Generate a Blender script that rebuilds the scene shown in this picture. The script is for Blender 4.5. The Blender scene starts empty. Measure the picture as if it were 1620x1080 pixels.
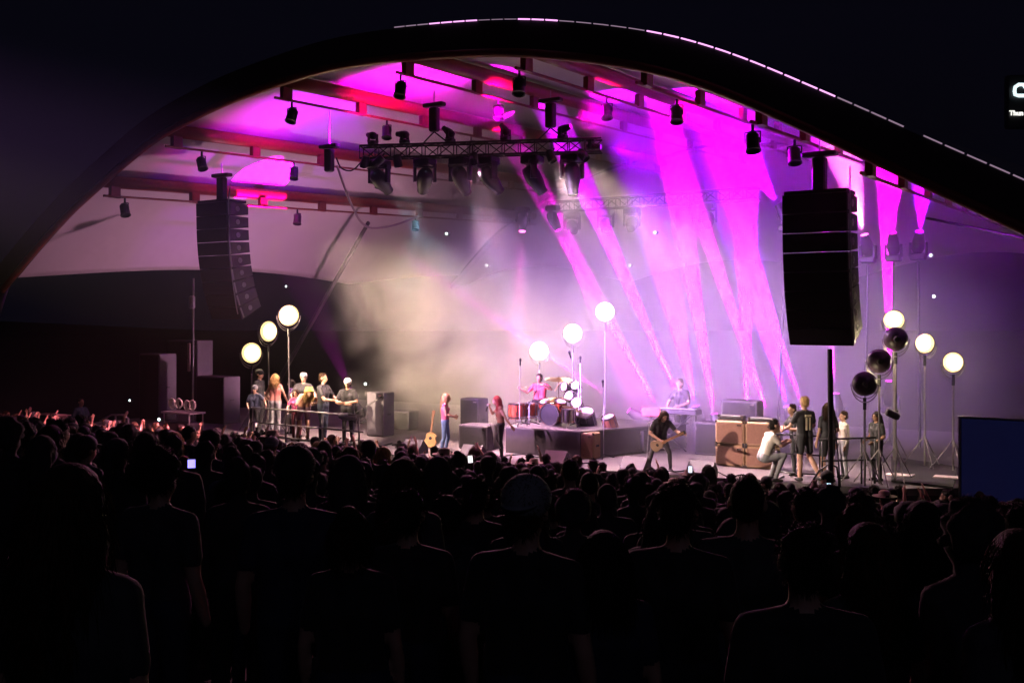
import bpy, bmesh, math, random
import numpy as np
from mathutils import Vector, Matrix, Quaternion
random.seed(7)
SC = bpy.context.scene
R = math.radians
# ---------------------------------------------------------------- camera, night sky, exposure
EYE = 4.75
F = 1600.0
HOR = 504.0
cam_d = bpy.data.cameras.new('camera')
cam = bpy.data.objects.new('camera', cam_d)
SC.collection.objects.link(cam)
cam.location = (0, 0, EYE)
cam.rotation_euler = (R(90), 0, 0)
cam_d.sensor_width = 36
cam_d.lens = 36 * F / 1620
cam_d.shift_y = -(540 - HOR) / 1620
cam_d.clip_end = 2000
SC.camera = cam
world = bpy.data.worlds.new('World')
SC.world = world
world.use_nodes = True
wn = world.node_tree.nodes
bg = wn['Background']
sky = wn.new('ShaderNodeTexSky')
sky.sky_type = 'NISHITA'
sky.sun_disc = False
sky.sun_elevation = R(-6)
sky.sun_rotation = R(200)
mixw = wn.new('ShaderNodeMixRGB')
mixw.inputs['Fac'].default_value = 0.96
mixw.inputs['Color2'].default_value = (0.0018, 0.0017, 0.0045, 1)
world.node_tree.links.new(sky.outputs[0], mixw.inputs['Color1'])
world.node_tree.links.new(mixw.outputs[0], bg.inputs['Color'])
bg.inputs['Strength'].default_value = 0.9
SC.view_settings.view_transform = 'Standard'
SC.view_settings.look = 'None'
SC.view_settings.exposure = 0
SC.view_settings.gamma = 1
cy = SC.cycles
cy.use_denoising = True
try:
    cy.denoiser = 'OPENIMAGEDENOISE'
    cy.denoising_input_passes = 'RGB_ALBEDO_NORMAL'
except Exception:
    pass
cy.max_bounces = 4
cy.diffuse_bounces = 2
cy.glossy_bounces = 2
cy.volume_bounces = 0
cy.transparent_max_bounces = 6
cy.volume_max_steps = 80
cy.volume_step_rate = 1.0
cy.sample_clamp_indirect = 3
cy.caustics_reflective = False
cy.caustics_refractive = False

# ---------------------------------------------------------------- stage frame: s runs along the stage front, t into the stage
TH = math.atan(0.62)
UX, UY = math.cos(TH), -math.sin(TH)
VX, VY = math.sin(TH), math.cos(TH)
OX, OY = -4.53, 27.3
OV = OX * VX + OY * VY
U3 = Vector((UX, UY, 0)); V3 = Vector((VX, VY, 0)); Z3 = Vector((0, 0, 1))
DECK = 1.4
def SP(s, t, z=0.0):
    return Vector((OX + s * UX + t * VX, OY + s * UY + t * VY, z))
def PT(px, py, t):
    """the point of the stage plane at depth t that stands in that direction"""
    k = (px - 810) / F
    Y = (t + OV) / (k * VX + VY)
    return Vector((k * Y, Y, EYE - (py - HOR) * Y / F))
def PTz(px, t, z):
    p = PT(px, HOR, t); p.z = z
    return p
def ST(p):
    d = Vector((p[0] - OX, p[1] - OY))
    return d.x * UX + d.y * UY, d.x * VX + d.y * VY
def ground_z(x, y):
    t = x * VX + y * VY
    z = 2.9 - 0.158 * t
    if z > 0.6: return z
    return 0.3 * math.log(1 + math.exp(min(30, (z - 0.3) / 0.3)))

# ---------------------------------------------------------------- materials
MATS = {}
def mat(name, col, rough=0.6, metal=0.0, emit=None, es=0.0, var=0.12, scale=6.0, bump=0.0, sheen=0.0):
    if name in MATS: return MATS[name]
    m = bpy.data.materials.new(name); m.use_nodes = True
    nt = m.node_tree; b = nt.nodes['Principled BSDF']
    b.inputs['Roughness'].default_value = rough
    b.inputs['Metallic'].default_value = metal
    if sheen: b.inputs['Sheen Weight'].default_value = sheen
    tc = nt.nodes.new('ShaderNodeTexCoord')
    nz = nt.nodes.new('ShaderNodeTexNoise'); nz.inputs['Scale'].default_value = scale
    nz.inputs['Detail'].default_value = 5
    nt.links.new(tc.outputs['Object'], nz.inputs['Vector'])
    mr = nt.nodes.new('ShaderNodeMapRange')
    mr.inputs['From Min'].default_value = 0.3; mr.inputs['From Max'].default_value = 0.7
    mr.inputs['To Min'].default_value = 1 - var; mr.inputs['To Max'].default_value = 1 + var
    nt.links.new(nz.outputs['Fac'], mr.inputs['Value'])
    mx = nt.nodes.new('ShaderNodeVectorMath'); mx.operation = 'SCALE'
    mx.inputs[0].default_value = col
    nt.links.new(mr.outputs[0], mx.inputs['Scale'])
    nt.links.new(mx.outputs[0], b.inputs['Base Color'])
    if bump:
        bp = nt.nodes.new('ShaderNodeBump'); bp.inputs['Strength'].default_value = bump
        bp.inputs['Distance'].default_value = 0.02
        nt.links.new(nz.outputs['Fac'], bp.inputs['Height'])
        nt.links.new(bp.outputs[0], b.inputs['Normal'])
    if emit:
        b.inputs['Emission Color'].default_value = (*emit, 1)
        b.inputs['Emission Strength'].default_value = es
    MATS[name] = m
    return m
BLACK = mat('black_metal', (0.018, 0.018, 0.02), 0.45, 0.3)
DARKCLOTH = mat('black_cloth', (0.02, 0.02, 0.022), 0.9, bump=0.3)
STEEL = mat('steel', (0.5, 0.5, 0.52), 0.3, 0.9)
CHROME = mat('chrome', (0.75, 0.72, 0.68), 0.15, 1.0)
ALU = mat('aluminium', (0.45, 0.45, 0.47), 0.4, 0.7)
REDP = mat('red_painted_steel', (0.2, 0.022, 0.014), 0.38)
REDB = mat('red_bracket', (0.17, 0.02, 0.014), 0.45)
def canvas_mat():
    m = mat('canopy_fabric', (0.62, 0.58, 0.58), 0.75, var=0.05, scale=0.5)
    b = m.node_tree.nodes['Principled BSDF']
    nt = m.node_tree
    wv = nt.nodes.new('ShaderNodeTexNoise'); wv.inputs['Scale'].default_value = 0.9
    bp = nt.nodes.new('ShaderNodeBump'); bp.inputs['Strength'].default_value = 0.25; bp.inputs['Distance'].default_value = 0.15
    tc = [n for n in nt.nodes if n.type == 'TEX_COORD'][0]
    nt.links.new(tc.outputs['Object'], wv.inputs['Vector'])
    nt.links.new(wv.outputs['Fac'], bp.inputs['Height'])
    nt.links.new(bp.outputs[0], b.inputs['Normal'])
    return m
CANVAS = canvas_mat()

# ---------------------------------------------------------------- mesh builder
class MB:
    def __init__(self): self.v = []; self.f = []
    def add(self, vs, fs):
        n = len(self.v); self.v += [tuple(p) for p in vs]; self.f += [tuple(i + n for i in q) for q in fs]
        return self
    def box(self, c, size, ax=None):
        c = Vector(c); a, b, d = [q / 2 for q in size]
        X, Y, Z = ax if ax else (Vector((1, 0, 0)), Vector((0, 1, 0)), Vector((0, 0, 1)))
        vs = [c + X * (i * a) + Y * (j * b) + Z * (k * d) for i in (-1, 1) for j in (-1, 1) for k in (-1, 1)]
        return self.add(vs, [(0, 1, 3, 2), (4, 6, 7, 5), (0, 4, 5, 1), (2, 3, 7, 6), (0, 2, 6, 4), (1, 5, 7, 3)])
    def bbox(self, c, size, ax=None, bev=0.02):
        """box with chamfered edges along its third axis and face rims"""
        c = Vector(c); a, b, d = [q / 2 for q in size]
        X, Y, Z = ax if ax else (Vector((1, 0, 0)), Vector((0, 1, 0)), Vector((0, 0, 1)))
        e = min(bev, a * .45, b * .45, d * .45)
        def ring(x, y, z):
            return [c + X * p + Y * q + Z * z for p, q in ((-x, -y + e), (-x + e, -y), (x - e, -y), (x, -y + e), (x, y - e), (x - e, y), (-x + e, y), (-x, y - e))]
        rs = [ring(a - e, b - e, -d), ring(a, b, -d + e), ring(a, b, d - e), ring(a - e, b - e, d)]
        vs = [p for r in rs for p in r]
        fs = [tuple(range(7, -1, -1)), tuple(range(24, 32))]
        for k in range(3):
            for i in range(8):
                j = (i + 1) % 8
                fs.append((k * 8 + i, k * 8 + j, k * 8 + 8 + j, k * 8 + 8 + i))
        return self.add(vs, fs)
    def tube(self, pts, r, n=8, cap=True):
        pts = [Vector(p) for p in pts]
        rs = r if isinstance(r, (list, tuple)) else [r] * len(pts)
        vs = []; up = None
        for i, p in enumerate(pts):
            d = (pts[min(i + 1, len(pts) - 1)] - pts[max(i - 1, 0)])
            d = d.normalized() if d.length > 1e-9 else Vector((0, 0, 1))
            if up is None:
                up = d.cross(Vector((0, 0, 1)))
                if up.length < 0.05: up = d.cross(Vector((1, 0, 0)))
            up = (up - d * up.dot(d))
            if up.length < 1e-6: up = d.orthogonal()
            up.normalize(); w = d.cross(up)
            for k in range(n):
                a = 2 * math.pi * k / n
                vs.append(p + (up * math.cos(a) + w * math.sin(a)) * rs[i])
        fs = []
        for i in range(len(pts) - 1):
            for k in range(n):
                j = (k + 1) % n
                fs.append((i * n + k, i * n + j, (i + 1) * n + j, (i + 1) * n + k))
        if cap:
            fs.append(tuple(range(n - 1, -1, -1))); m = (len(pts) - 1) * n
            fs.append(tuple(range(m, m + n)))
        return self.add(vs, fs)
    def lathe(self, c, ax, prof, n=16, cap=False):
        """prof: list of (radius, distance along ax)"""
        c = Vector(c); ax = Vector(ax).normalized(); u = ax.orthogonal().normalized(); w = ax.cross(u)
        vs = []
        for r, h in prof:
            for k in range(n):
                a = 2 * math.pi * k / n
                vs.append(c + ax * h + (u * math.cos(a) + w * math.sin(a)) * r)
        fs = []
        for i in range(len(prof) - 1):
            for k in range(n):
                j = (k + 1) % n
                fs.append((i * n + k, i * n + j, (i + 1) * n + j, (i + 1) * n + k))
        if cap:
            fs.append(tuple(range(n - 1, -1, -1))); m = (len(prof) - 1) * n
            fs.append(tuple(range(m, m + n)))
        return self.add(vs, fs)
    def build(self, name, m, parent=None, smooth=False, loc=None):
        me = bpy.data.meshes.new(name)
        off = Vector((0, 0, 0))
        if parent is not None:
            inv = parent.matrix_world_inv if False else None
        vs = self.v
        if parent is not None:
            M = WORLD_OF(parent).inverted()
            vs = [tuple(M @ Vector(p)) for p in vs]
        elif loc is not None:
            vs = [tuple(Vector(p) - Vector(loc)) for p in vs]
        me.from_pydata(vs, [], self.f); me.update()
        if smooth: me.polygons.foreach_set('use_smooth', [True] * len(me.polygons))
        me.materials.append(m)
        o = bpy.data.objects.new(name, me); SC.collection.objects.link(o)
        if parent is not None: o.parent = parent
        elif loc is not None: o.location = loc
        return o
def WORLD_OF(o):
    M = Matrix.LocRotScale(o.location, o.rotation_euler, o.scale)
    while o.parent:
        o = o.parent
        M = Matrix.LocRotScale(o.location, o.rotation_euler, o.scale) @ M
    return M
def tag(o, label=None, cat=None, group=None, kind=None):
    if label: o['label'] = label
    if cat: o['category'] = cat
    if group: o['group'] = group
    if kind: o['kind'] = kind
    return o
def thing(name, loc, label, cat, group=None, rz=0.0):
    o = bpy.data.objects.new(name, None); SC.collection.objects.link(o)
    o.empty_display_size = 0.2
    o.location = loc; o.rotation_euler = (0, 0, rz)
    return tag(o, label, cat, group)
def struct(name, mb, m, smooth=False):
    return tag(mb.build(name, m, smooth=smooth), kind='structure')
def copy_tree(o, parent=None):
    c = o.copy(); SC.collection.objects.link(c)
    if parent is not None: c.parent = parent
    for ch in list(o.children): copy_tree(ch, c)
    return c
LIGHTS = []
def spot(loc, target, power, col, angle, blend=0.15, size=0.05, parent=None, name='spot_light'):
    l = bpy.data.lights.new(name, 'SPOT'); l.energy = power; l.color = col
    l.spot_size = R(angle); l.spot_blend = blend; l.shadow_soft_size = size
    o = bpy.data.objects.new(name, l); SC.collection.objects.link(o)
    d = (Vector(target) - Vector(loc))
    q = d.to_track_quat('-Z', 'Y')
    Mw = Matrix.Translation(Vector(loc)) @ q.to_matrix().to_4x4()
    if parent is not None:
        o.parent = parent
        Mw = WORLD_OF(parent).inverted() @ Mw
    o.matrix_local = Mw
    return o
# ---------------------------------------------------------------- ground: lawn sloping down to the stage
def ground():
    xs = [-400, -120, -60] + [x * 1.5 for x in range(-28, 29)] + [60, 120, 400]
    ys = [-60, -20, -5] + [y * 1.0 for y in range(-2, 50)] + [70, 120, 400]
    vs = [(x, y, ground_z(x, y)) for y in ys for x in xs]
    n = len(xs)
    fs = [(j * n + i, j * n + i + 1, (j + 1) * n + i + 1, (j + 1) * n + i) for j in range(len(ys) - 1) for i in range(n - 1)]
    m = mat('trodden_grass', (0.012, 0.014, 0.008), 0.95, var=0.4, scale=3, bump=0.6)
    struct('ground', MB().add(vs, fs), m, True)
ground()

# ---------------------------------------------------------------- stage deck
PLANK = mat('stage_floor_paint', (0.15, 0.135, 0.14), 0.4, var=0.2, scale=1.5)
def prism(mb, poly, z0, z1):
    n = len(poly)
    vs = [Vector((p[0], p[1], z0)) for p in poly] + [Vector((p[0], p[1], z1)) for p in poly]
    fs = [tuple(range(n - 1, -1, -1)), tuple(range(n, 2 * n))] + [(i, (i + 1) % n, n + (i + 1) % n, n + i) for i in range(n)]
    return mb.add(vs, fs)
stage = thing('stage', SP(4, 4, 0), 'raised concert stage with grey deck under the arched canopy, band standing on it', 'stage')
deck_poly = [SP(-10.5, -0.8), SP(-2, -1.3), SP(6, -1.0), SP(14.0, 0.0), SP(16.2, 1.6), SP(17.5, 4.5), SP(17.5, 11.5), SP(-10.5, 11.5)]
prism(MB(), deck_poly, DECK - 0.14, DECK).build('deck', PLANK, stage)
inner = [p + (SP(4, 5) - p).normalized() * 0.12 for p in deck_poly]
prism(MB(), inner, 0.02, DECK - 0.145).build('skirt', DARKCLOTH, stage)

# ---------------------------------------------------------------- the canopy: an arched membrane on red steel beams
TF, TM, TB = -3.0, 12.8, 20.5
inner_px = [(8, 458), (60, 395), (110, 340), (160, 295), (205, 255), (250, 218), (320, 180), (380, 153), (440, 133), (510, 110), (580, 97), (640, 91),
            (740, 84), (830, 82), (940, 92), (1050, 110), (1150, 143), (1250, 188), (1350, 233), (1450, 281), (1540, 322), (1620, 358), (1700, 398)]
prof = []
for px, py in inner_px:
    p = PT(px, py, TF); s, t = ST(p); prof.append((s, p.z))
# resample evenly by arc length
def resample(pr, n):
    L = [0]
    for a, b in zip(pr, pr[1:]): L.append(L[-1] + math.hypot(b[0] - a[0], b[1] - a[1]))
    out = []
    for i in range(n):
        q = L[-1] * i / (n - 1)
        out.append((float(np.interp(q, L, [a[0] for a in pr])), float(np.interp(q, L, [a[1] for a in pr]))))
    return out
PR = resample(prof, 97)
for _ in range(6):
    PR = [PR[0]] + [((a[0] + 2 * b[0] + c[0]) / 4, (a[1] + 2 * b[1] + c[1]) / 4) for a, b, c in zip(PR, PR[1:], PR[2:])] + [PR[-1]]
PL = [0]
for a, b in zip(PR, PR[1:]): PL.append(PL[-1] + math.hypot(b[0] - a[0], b[1] - a[1]))
def prof_at(q, off=0.0):
    q = max(0, min(PL[-1], q))
    s = float(np.interp(q, PL, [a[0] for a in PR])); z = float(np.interp(q, PL, [a[1] for a in PR]))
    s2 = float(np.interp(q + .3, PL, [a[0] for a in PR])) - float(np.interp(q - .3, PL, [a[0] for a in PR]))
    z2 = float(np.interp(q + .3, PL, [a[1] for a in PR])) - float(np.interp(q - .3, PL, [a[1] for a in PR]))
    h = math.hypot(s2, z2) or 1
    return s - z2 / h * off, z + s2 / h * off      # off > 0 is outward (up)
RISE = 0.045
def CP(q, t, off=0.0):
    s, z = prof_at(q, off)
    return SP(s, t, z + RISE * (t - TF) * min(1, .3 + max(0, z - 5.6) / 3.5))
roof = thing('stage_roof', SP(4, 5, 0), 'arched pale fabric canopy roof with red steel beams over the stage', 'roof')
BEAM_PX = [(165, 292), (262, 212), (440, 133), (625, 92), (822, 82), (1010, 101), (1195, 162), (1380, 247)]
BQ = []
for px, py in BEAM_PX:
    p = PT(px, py, TF); s, t = ST(p)
    BQ.append(PL[min(range(len(PR)), key=lambda i: abs(PR[i][0] - s))])
def canopy():
    vs = []; nt, nq = 47, 120
    for i in range(nt):
        w = i / (nt - 1); t = TF + (TB - TF) * w
        lift = 0.6 * abs(math.sin(math.pi * (t - TF) / (TM - TF)))
        for j in range(nq):
            q = lift + (PL[-1] - 2 * lift) * j / (nq - 1)
            sag = 0.0
            for a, b in zip([0] + BQ, BQ + [PL[-1]]):
                if a <= q <= b: sag = 0.16 * math.sin(math.pi * (q - a) / (b - a + 1e-6))
            vs.append(CP(q, t, 0.42 + sag))
    fs = [(i * nq + j, i * nq + j + 1, (i + 1) * nq + j + 1, (i + 1) * nq + j) for i in range(nt - 1) for j in range(nq - 1)]
    o = MB().add(vs, fs).build('canopy', CANVAS, roof, True)
    md = o.modifiers.new('thickness', 'SOLIDIFY'); md.thickness = 0.02
    # rear closure, scalloped along its lower edge
    vs = []; nr = 10
    for j in range(nq):
        q = PL[-1] * j / (nq - 1)
        top = CP(q, TB, 0.44)
        w = j / (nq - 1)
        zb = 6.4 + 0.9 * abs(math.sin(math.pi * w * 3))
        zb = min(zb, top.z - 0.02)
        for k in range(nr):
            a = k / (nr - 1)
            p = Vector((top.x, top.y, top.z + (zb - top.z) * a)) + V3 * (1.2 * math.sin(a * math.pi / 2))
            vs.append(p)
    fs = [(j * nr + k, j * nr + k + 1, (j + 1) * nr + k + 1, (j + 1) * nr + k) for j in range(nq - 1) for k in range(nr - 1)]
    o = MB().add(vs, fs).build('rear_canopy', CANVAS, roof, True)
    md = o.modifiers.new('thickness', 'SOLIDIFY'); md.thickness = 0.02
canopy()
def arch():
    # dark box girder along the front edge
    FASC = mat('dark_fascia', (0.012, 0.01, 0.018), 0.7)
    for name, tt, o0, o1, dt in (('front_arch', TF - 0.18, 0.06, 0.62, 0.34),):
        vs = []; n = 120
        for i in range(n):
            q = PL[-1] * i / (n - 1)
            vs += [CP(q, tt, o0), CP(q, tt, o1), CP(q, tt + dt, o1), CP(q, tt + dt, o0)]
        fs = [(3, 2, 1, 0), tuple(4 * (n - 1) + k for k in range(4))]
        for i in range(n - 1):
            for k in range(4):
                j = (k + 1) % 4
                fs.append((i * 4 + k, i * 4 + j, (i + 1) * 4 + j, (i + 1) * 4 + k))
        MB().add(vs, fs).build(name, FASC, roof)
    MB().tube([CP(PL[-1] * i / 100, TF - 0.1, -0.02) for i in range(101)], 0.10, 10).build('arch_tube', REDP, roof, True)
    MB().tube([CP(PL[-1] * i / 100, TB, 0.30) for i in range(101)], 0.12, 8).build('rear_arch', CANVAS, roof, True)
    LED = mat('edge_led', (0.8, 0.7, 0.9), 0.5, emit=(1, 0.42, 0.95), es=1.5)
    LEDW = mat('edge_led_dim', (0.8, 0.7, 0.9), 0.5, emit=(0.9, 0.6, 0.85), es=0.3)
    def qpx(px):
        p = PT(px, 100, TF - 0.2); s, t = ST(p)
        return PL[min(range(len(PR)), key=lambda i: abs(PR[i][0] - s))]
    runs = [(630, 680, LEDW, .012), (682, 752, LED, .014), (815, 880, LED, .015), (752, 815, LEDW, .008), (882, 1008, LEDW, .010), (1008, 1300, LED, .015), (1302, 1395, LEDW, .014), (1425, 1618, LEDW, .013)]
    for a, b, m, r in runs:
        qa, qb = qpx(a), qpx(b); n = max(1, round((qb - qa) / 0.36)); mb = MB()
        for i in range(n):
            x0 = qa + (qb - qa) * i / n; x1 = x0 + (qb - qa) / n * 0.86
            mb.tube([CP(x0 + (x1 - x0) * k / 3, TF - 0.2, 0.64) for k in range(4)], r, 6)
        mb.build('edge_light', m, roof)
    # outer weather flap rising behind the arch, right side
    vs = []; n = 24
    for i in range(n):
        q = qpx(1385) + (PL[-1] - qpx(1385)) * i / (n - 1); w = i / (n - 1)
        vs += [CP(q, TF + 0.2, 0.64), CP(q, TF + 2.2, 0.7 + 0.25 * math.sin(math.pi * min(1, w * 1.2) * .5))]
    MB().add(vs, [(2 * i, 2 * i + 1, 2 * i + 3, 2 * i + 2) for i in range(n - 1)]).build('weather_flap', CANVAS, roof, True)
arch()
def beams():
    for bi, q in enumerate(BQ):
        b = MB().tube([CP(q, TF + 0.1 + (TB - TF) * i / 12, 0.16) for i in range(13)], 0.18, 12).build('beam', REDP, roof, True)
        MB().tube([CP(q, TF - 0.05 + (TB - TF) * i / 12, -0.32) for i in range(13)], 0.035, 6).build('rail', REDB, b)
        nb = 9
        for k in range(nb):
            t = TF + 0.35 + (TB - TF - 1) * k / (nb - 1)
            a, c = CP(q, t, -0.02), CP(q, t, -0.34)
            MB().box((a + c) / 2, (0.13, 0.3, (a - c).length), (U3, V3, Z3)).build('bracket', REDB, b)
        # batten lights under the beams give the pink glossy streaks
beams()
def props():
    mbs = []
    for px, py, t, z in ((583, 352, 6.5, None),):
        pass
    a = PT(583, 352, 8.0); b = PT(483, 552, 9.6); b.z = 0.0
    b2 = a + (PT(483, 552, 9.6) - a) * 2.0
    b2.z = 0.0
    MB().tube([a, b2], [0.07, 0.11], 8).build('prop', mat('dark_prop', (0.03, 0.03, 0.032), 0.5), roof, True)
    for q, t in ((0.1, TF), (PL[-1] - .1, TF), (PL[-1] - .1, TM)):
        p = CP(q, t, 0.1)
        out = -U3 if q < 1 else U3
        f = p + out * 3.2; f.z = 0
        MB().tube([p, f], 0.12, 8).build('column', BLACK, roof, True)
props()
# ---------------------------------------------------------------- people: one continuous remeshed body, hair and hat as children
def matp(name, col, **k): return mat(name, col, rough=k.pop('rough', 0.8), **k)
SKIN = matp('skin', (0.42, 0.24, 0.17), rough=0.55, var=0.08)
SKIN_T = matp('skin_tan', (0.30, 0.16, 0.10), rough=0.55, var=0.08)
BLK = matp('black_tee', (0.012, 0.012, 0.014), sheen=0.1)
CH = matp('charcoal_cloth', (0.035, 0.035, 0.04))
NAVY = matp('navy_cloth', (0.015, 0.02, 0.045))
GREYC = matp('grey_cloth', (0.22, 0.22, 0.24))
DENIM = matp('light_denim', (0.16, 0.26, 0.50), var=0.2, scale=14)
DDENIM = matp('dark_denim', (0.02, 0.028, 0.05))
WHITE = matp('white_cloth', (0.75, 0.75, 0.75))
PINKC = matp('pink_cloth', (0.55, 0.12, 0.20))
MAROON = matp('maroon_cloth', (0.12, 0.015, 0.03))
REDT = matp('red_shirt', (0.55, 0.05, 0.08))
KHAKI = matp('khaki_cloth', (0.30, 0.24, 0.17))
BROWNV = matp('brown_vest', (0.22, 0.10, 0.06))
def hairmat(name, col):
    m = mat(name, col, rough=0.62, scale=30, var=0.35)
    nt = m.node_tree; b = nt.nodes['Principled BSDF']; b.inputs['Specular IOR Level'].default_value = .15
    tc = [n for n in nt.nodes if n.type == 'TEX_COORD'][0]
    mp = nt.nodes.new('ShaderNodeMapping'); mp.inputs['Scale'].default_value = (150, 150, 9)
    nz = nt.nodes.new('ShaderNodeTexNoise'); nz.inputs['Scale'].default_value = 1; nz.inputs['Detail'].default_value = 3
    bp = nt.nodes.new('ShaderNodeBump'); bp.inputs['Strength'].default_value = .9; bp.inputs['Distance'].default_value = .012
    nt.links.new(tc.outputs['Object'], mp.inputs[0]); nt.links.new(mp.outputs[0], nz.inputs['Vector'])
    nt.links.new(nz.outputs['Fac'], bp.inputs['Height']); nt.links.new(bp.outputs[0], b.inputs['Normal'])
    return m
SHOE = matp('shoe_black', (0.02, 0.02, 0.02), rough=0.5)
H_BLOND = hairmat('blond_hair', (0.38, 0.24, 0.10))
H_BROWN = hairmat('brown_hair', (0.035, 0.018, 0.009))
H_DARK = hairmat('dark_hair', (0.012, 0.009, 0.008))
H_RED = hairmat('auburn_hair', (0.22, 0.035, 0.03))
EYEM = matp('eye', (0.02, 0.02, 0.02), rough=0.2)

def cone_caps(p, q, r0, r1, n=12):
    """closed capsule between two spheres"""
    p, q = Vector(p), Vector(q); d = q - p; L = d.length
    if L < 1e-5: d = Vector((0, 0, 1))
    d.normalize(); u = d.orthogonal().normalized(); w = d.cross(u)
    rings = []
    for a in (-80, -50, -20, 0): rings.append((p + d * (r0 * math.sin(R(a))), r0 * math.cos(R(a))))
    for a in (0, 20, 50, 80): rings.append((q + d * (r1 * math.sin(R(a))), r1 * math.cos(R(a))))
    vs = []; fs = []
    for c, r in rings:
        for k in range(n):
            a = 2 * math.pi * k / n; vs.append(c + (u * math.cos(a) + w * math.sin(a)) * r)
    m = len(rings)
    for i in range(m - 1):
        for k in range(n):
            j = (k + 1) % n; fs.append((i * n + k, i * n + j, (i + 1) * n + j, (i + 1) * n + k))
    fs.append(tuple(range(n - 1, -1, -1))); fs.append(tuple(range((m - 1) * n, m * n)))
    return vs, fs
def ellipsoid(c, rx, ry, rz, rot=None, n=16, m=10):
    vs = []; fs = []
    for i in range(1, m):
        th = math.pi * i / m
        for k in range(n):
            a = 2 * math.pi * k / n
            vs.append(Vector((rx * math.sin(th) * math.cos(a), ry * math.sin(th) * math.sin(a), rz * math.cos(th))))
    top = len(vs); vs += [Vector((0, 0, rz)), Vector((0, 0, -rz))]
    for i in range(m - 2):
        for k in range(n):
            j = (k + 1) % n; fs.append((i * n + k, (i + 1) * n + k, (i + 1) * n + j, i * n + j))
    for k in range(n):
        j = (k + 1) % n; fs.append((top, k, j)); fs.append((top + 1, (m - 2) * n + j, (m - 2) * n + k))
    c = Vector(c)
    vs = [c + ((rot @ v) if rot is not None else v) for v in vs]
    return vs, fs
def remesh(mb, voxel, smooth=2, name='body'):
    me = bpy.data.meshes.new('tmp'); me.from_pydata([tuple(v) for v in mb.v], [], mb.f); me.update()
    o = bpy.data.objects.new('tmp', me); SC.collection.objects.link(o)
    md = o.modifiers.new('r', 'REMESH'); md.mode = 'VOXEL'; md.voxel_size = voxel
    if smooth:
        ms = o.modifiers.new('s', 'SMOOTH'); ms.iterations = smooth; ms.factor = 0.5
    dg = bpy.context.evaluated_depsgraph_get()
    out = bpy.data.meshes.new_from_object(o.evaluated_get(dg)); out.name = name
    bpy.data.objects.remove(o); bpy.data.meshes.remove(me)
    out.polygons.foreach_set('use_smooth', [True] * len(out.polygons))
    return out
V = Vector
def hand(mb, caps, wrist, d, palm_n, curl=0.5, s=1.0, fr=0.0095, side=1):
    """palm, four bent fingers of unequal length and a thumb from the side of the palm"""
    d = d.normalized(); palm_n = (palm_n - d * palm_n.dot(d))
    if palm_n.length < 1e-3: palm_n = d.orthogonal()
    palm_n.normalize(); w = d.cross(palm_n) * side
    pc = wrist + d * 0.045 * s
    for k in (-1, 0, 1):
        a = wrist + w * 0.012 * k * s; b = wrist + d * 0.085 * s + w * 0.026 * k * s
        caps.append((a, b, 0.017 * s, 0.0135 * s, 'skin'))
    for k, ln in enumerate((0.072, 0.080, 0.075, 0.058)):
        off = (-0.033 + 0.022 * k)
        b0 = wrist + d * (0.088 - abs(k - 1.2) * .004) * s + w * off * s
        dirs = d
        p = b0
        for seg, fl in enumerate((0.45, 0.32, 0.25)):
            ang = curl * (0.5 + 0.45 * seg) * 1.3
            dd = (d * math.cos(ang) + palm_n * math.sin(ang)).normalized()
            q = p + dd * ln * fl * s
            caps.append((p, q, fr * (1.06 - .1 * seg), fr * (1.0 - .12 * seg), 'skin')); p = q
    tb = wrist + d * 0.025 * s - w * 0.026 * s
    t1 = tb + (d * 0.7 - w * 0.6 + palm_n * .25).normalized() * 0.04 * s
    t2 = t1 + (d * 0.85 - w * (0.35 - curl * .4) + palm_n * (.2 + curl * .5)).normalized() * 0.032 * s
    caps.append((tb, t1, 0.0135 * s, 0.0115 * s, 'skin')); caps.append((t1, t2, 0.0112 * s, 0.0095 * s, 'skin'))
DEF = dict(pel=(0, 0, .95), chest=(0, 0, 1.28), neck=(0, 0, 1.47), head=(0, .015, 1.62),
           shl=(-.18, 0, 1.40), shr=(.18, 0, 1.40), ell=(-.24, -.02, 1.12), elr=(.24, -.02, 1.12), wrl=(-.25, .06, .88), wrr=(.25, .06, .88),
           hil=(-.09, 0, .92), hir=(.09, 0, .92), knl=(-.10, .02, .50), knr=(.10, .02, .50), anl=(-.11, -.02, .09), anr=(.11, -.02, .09))
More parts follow.
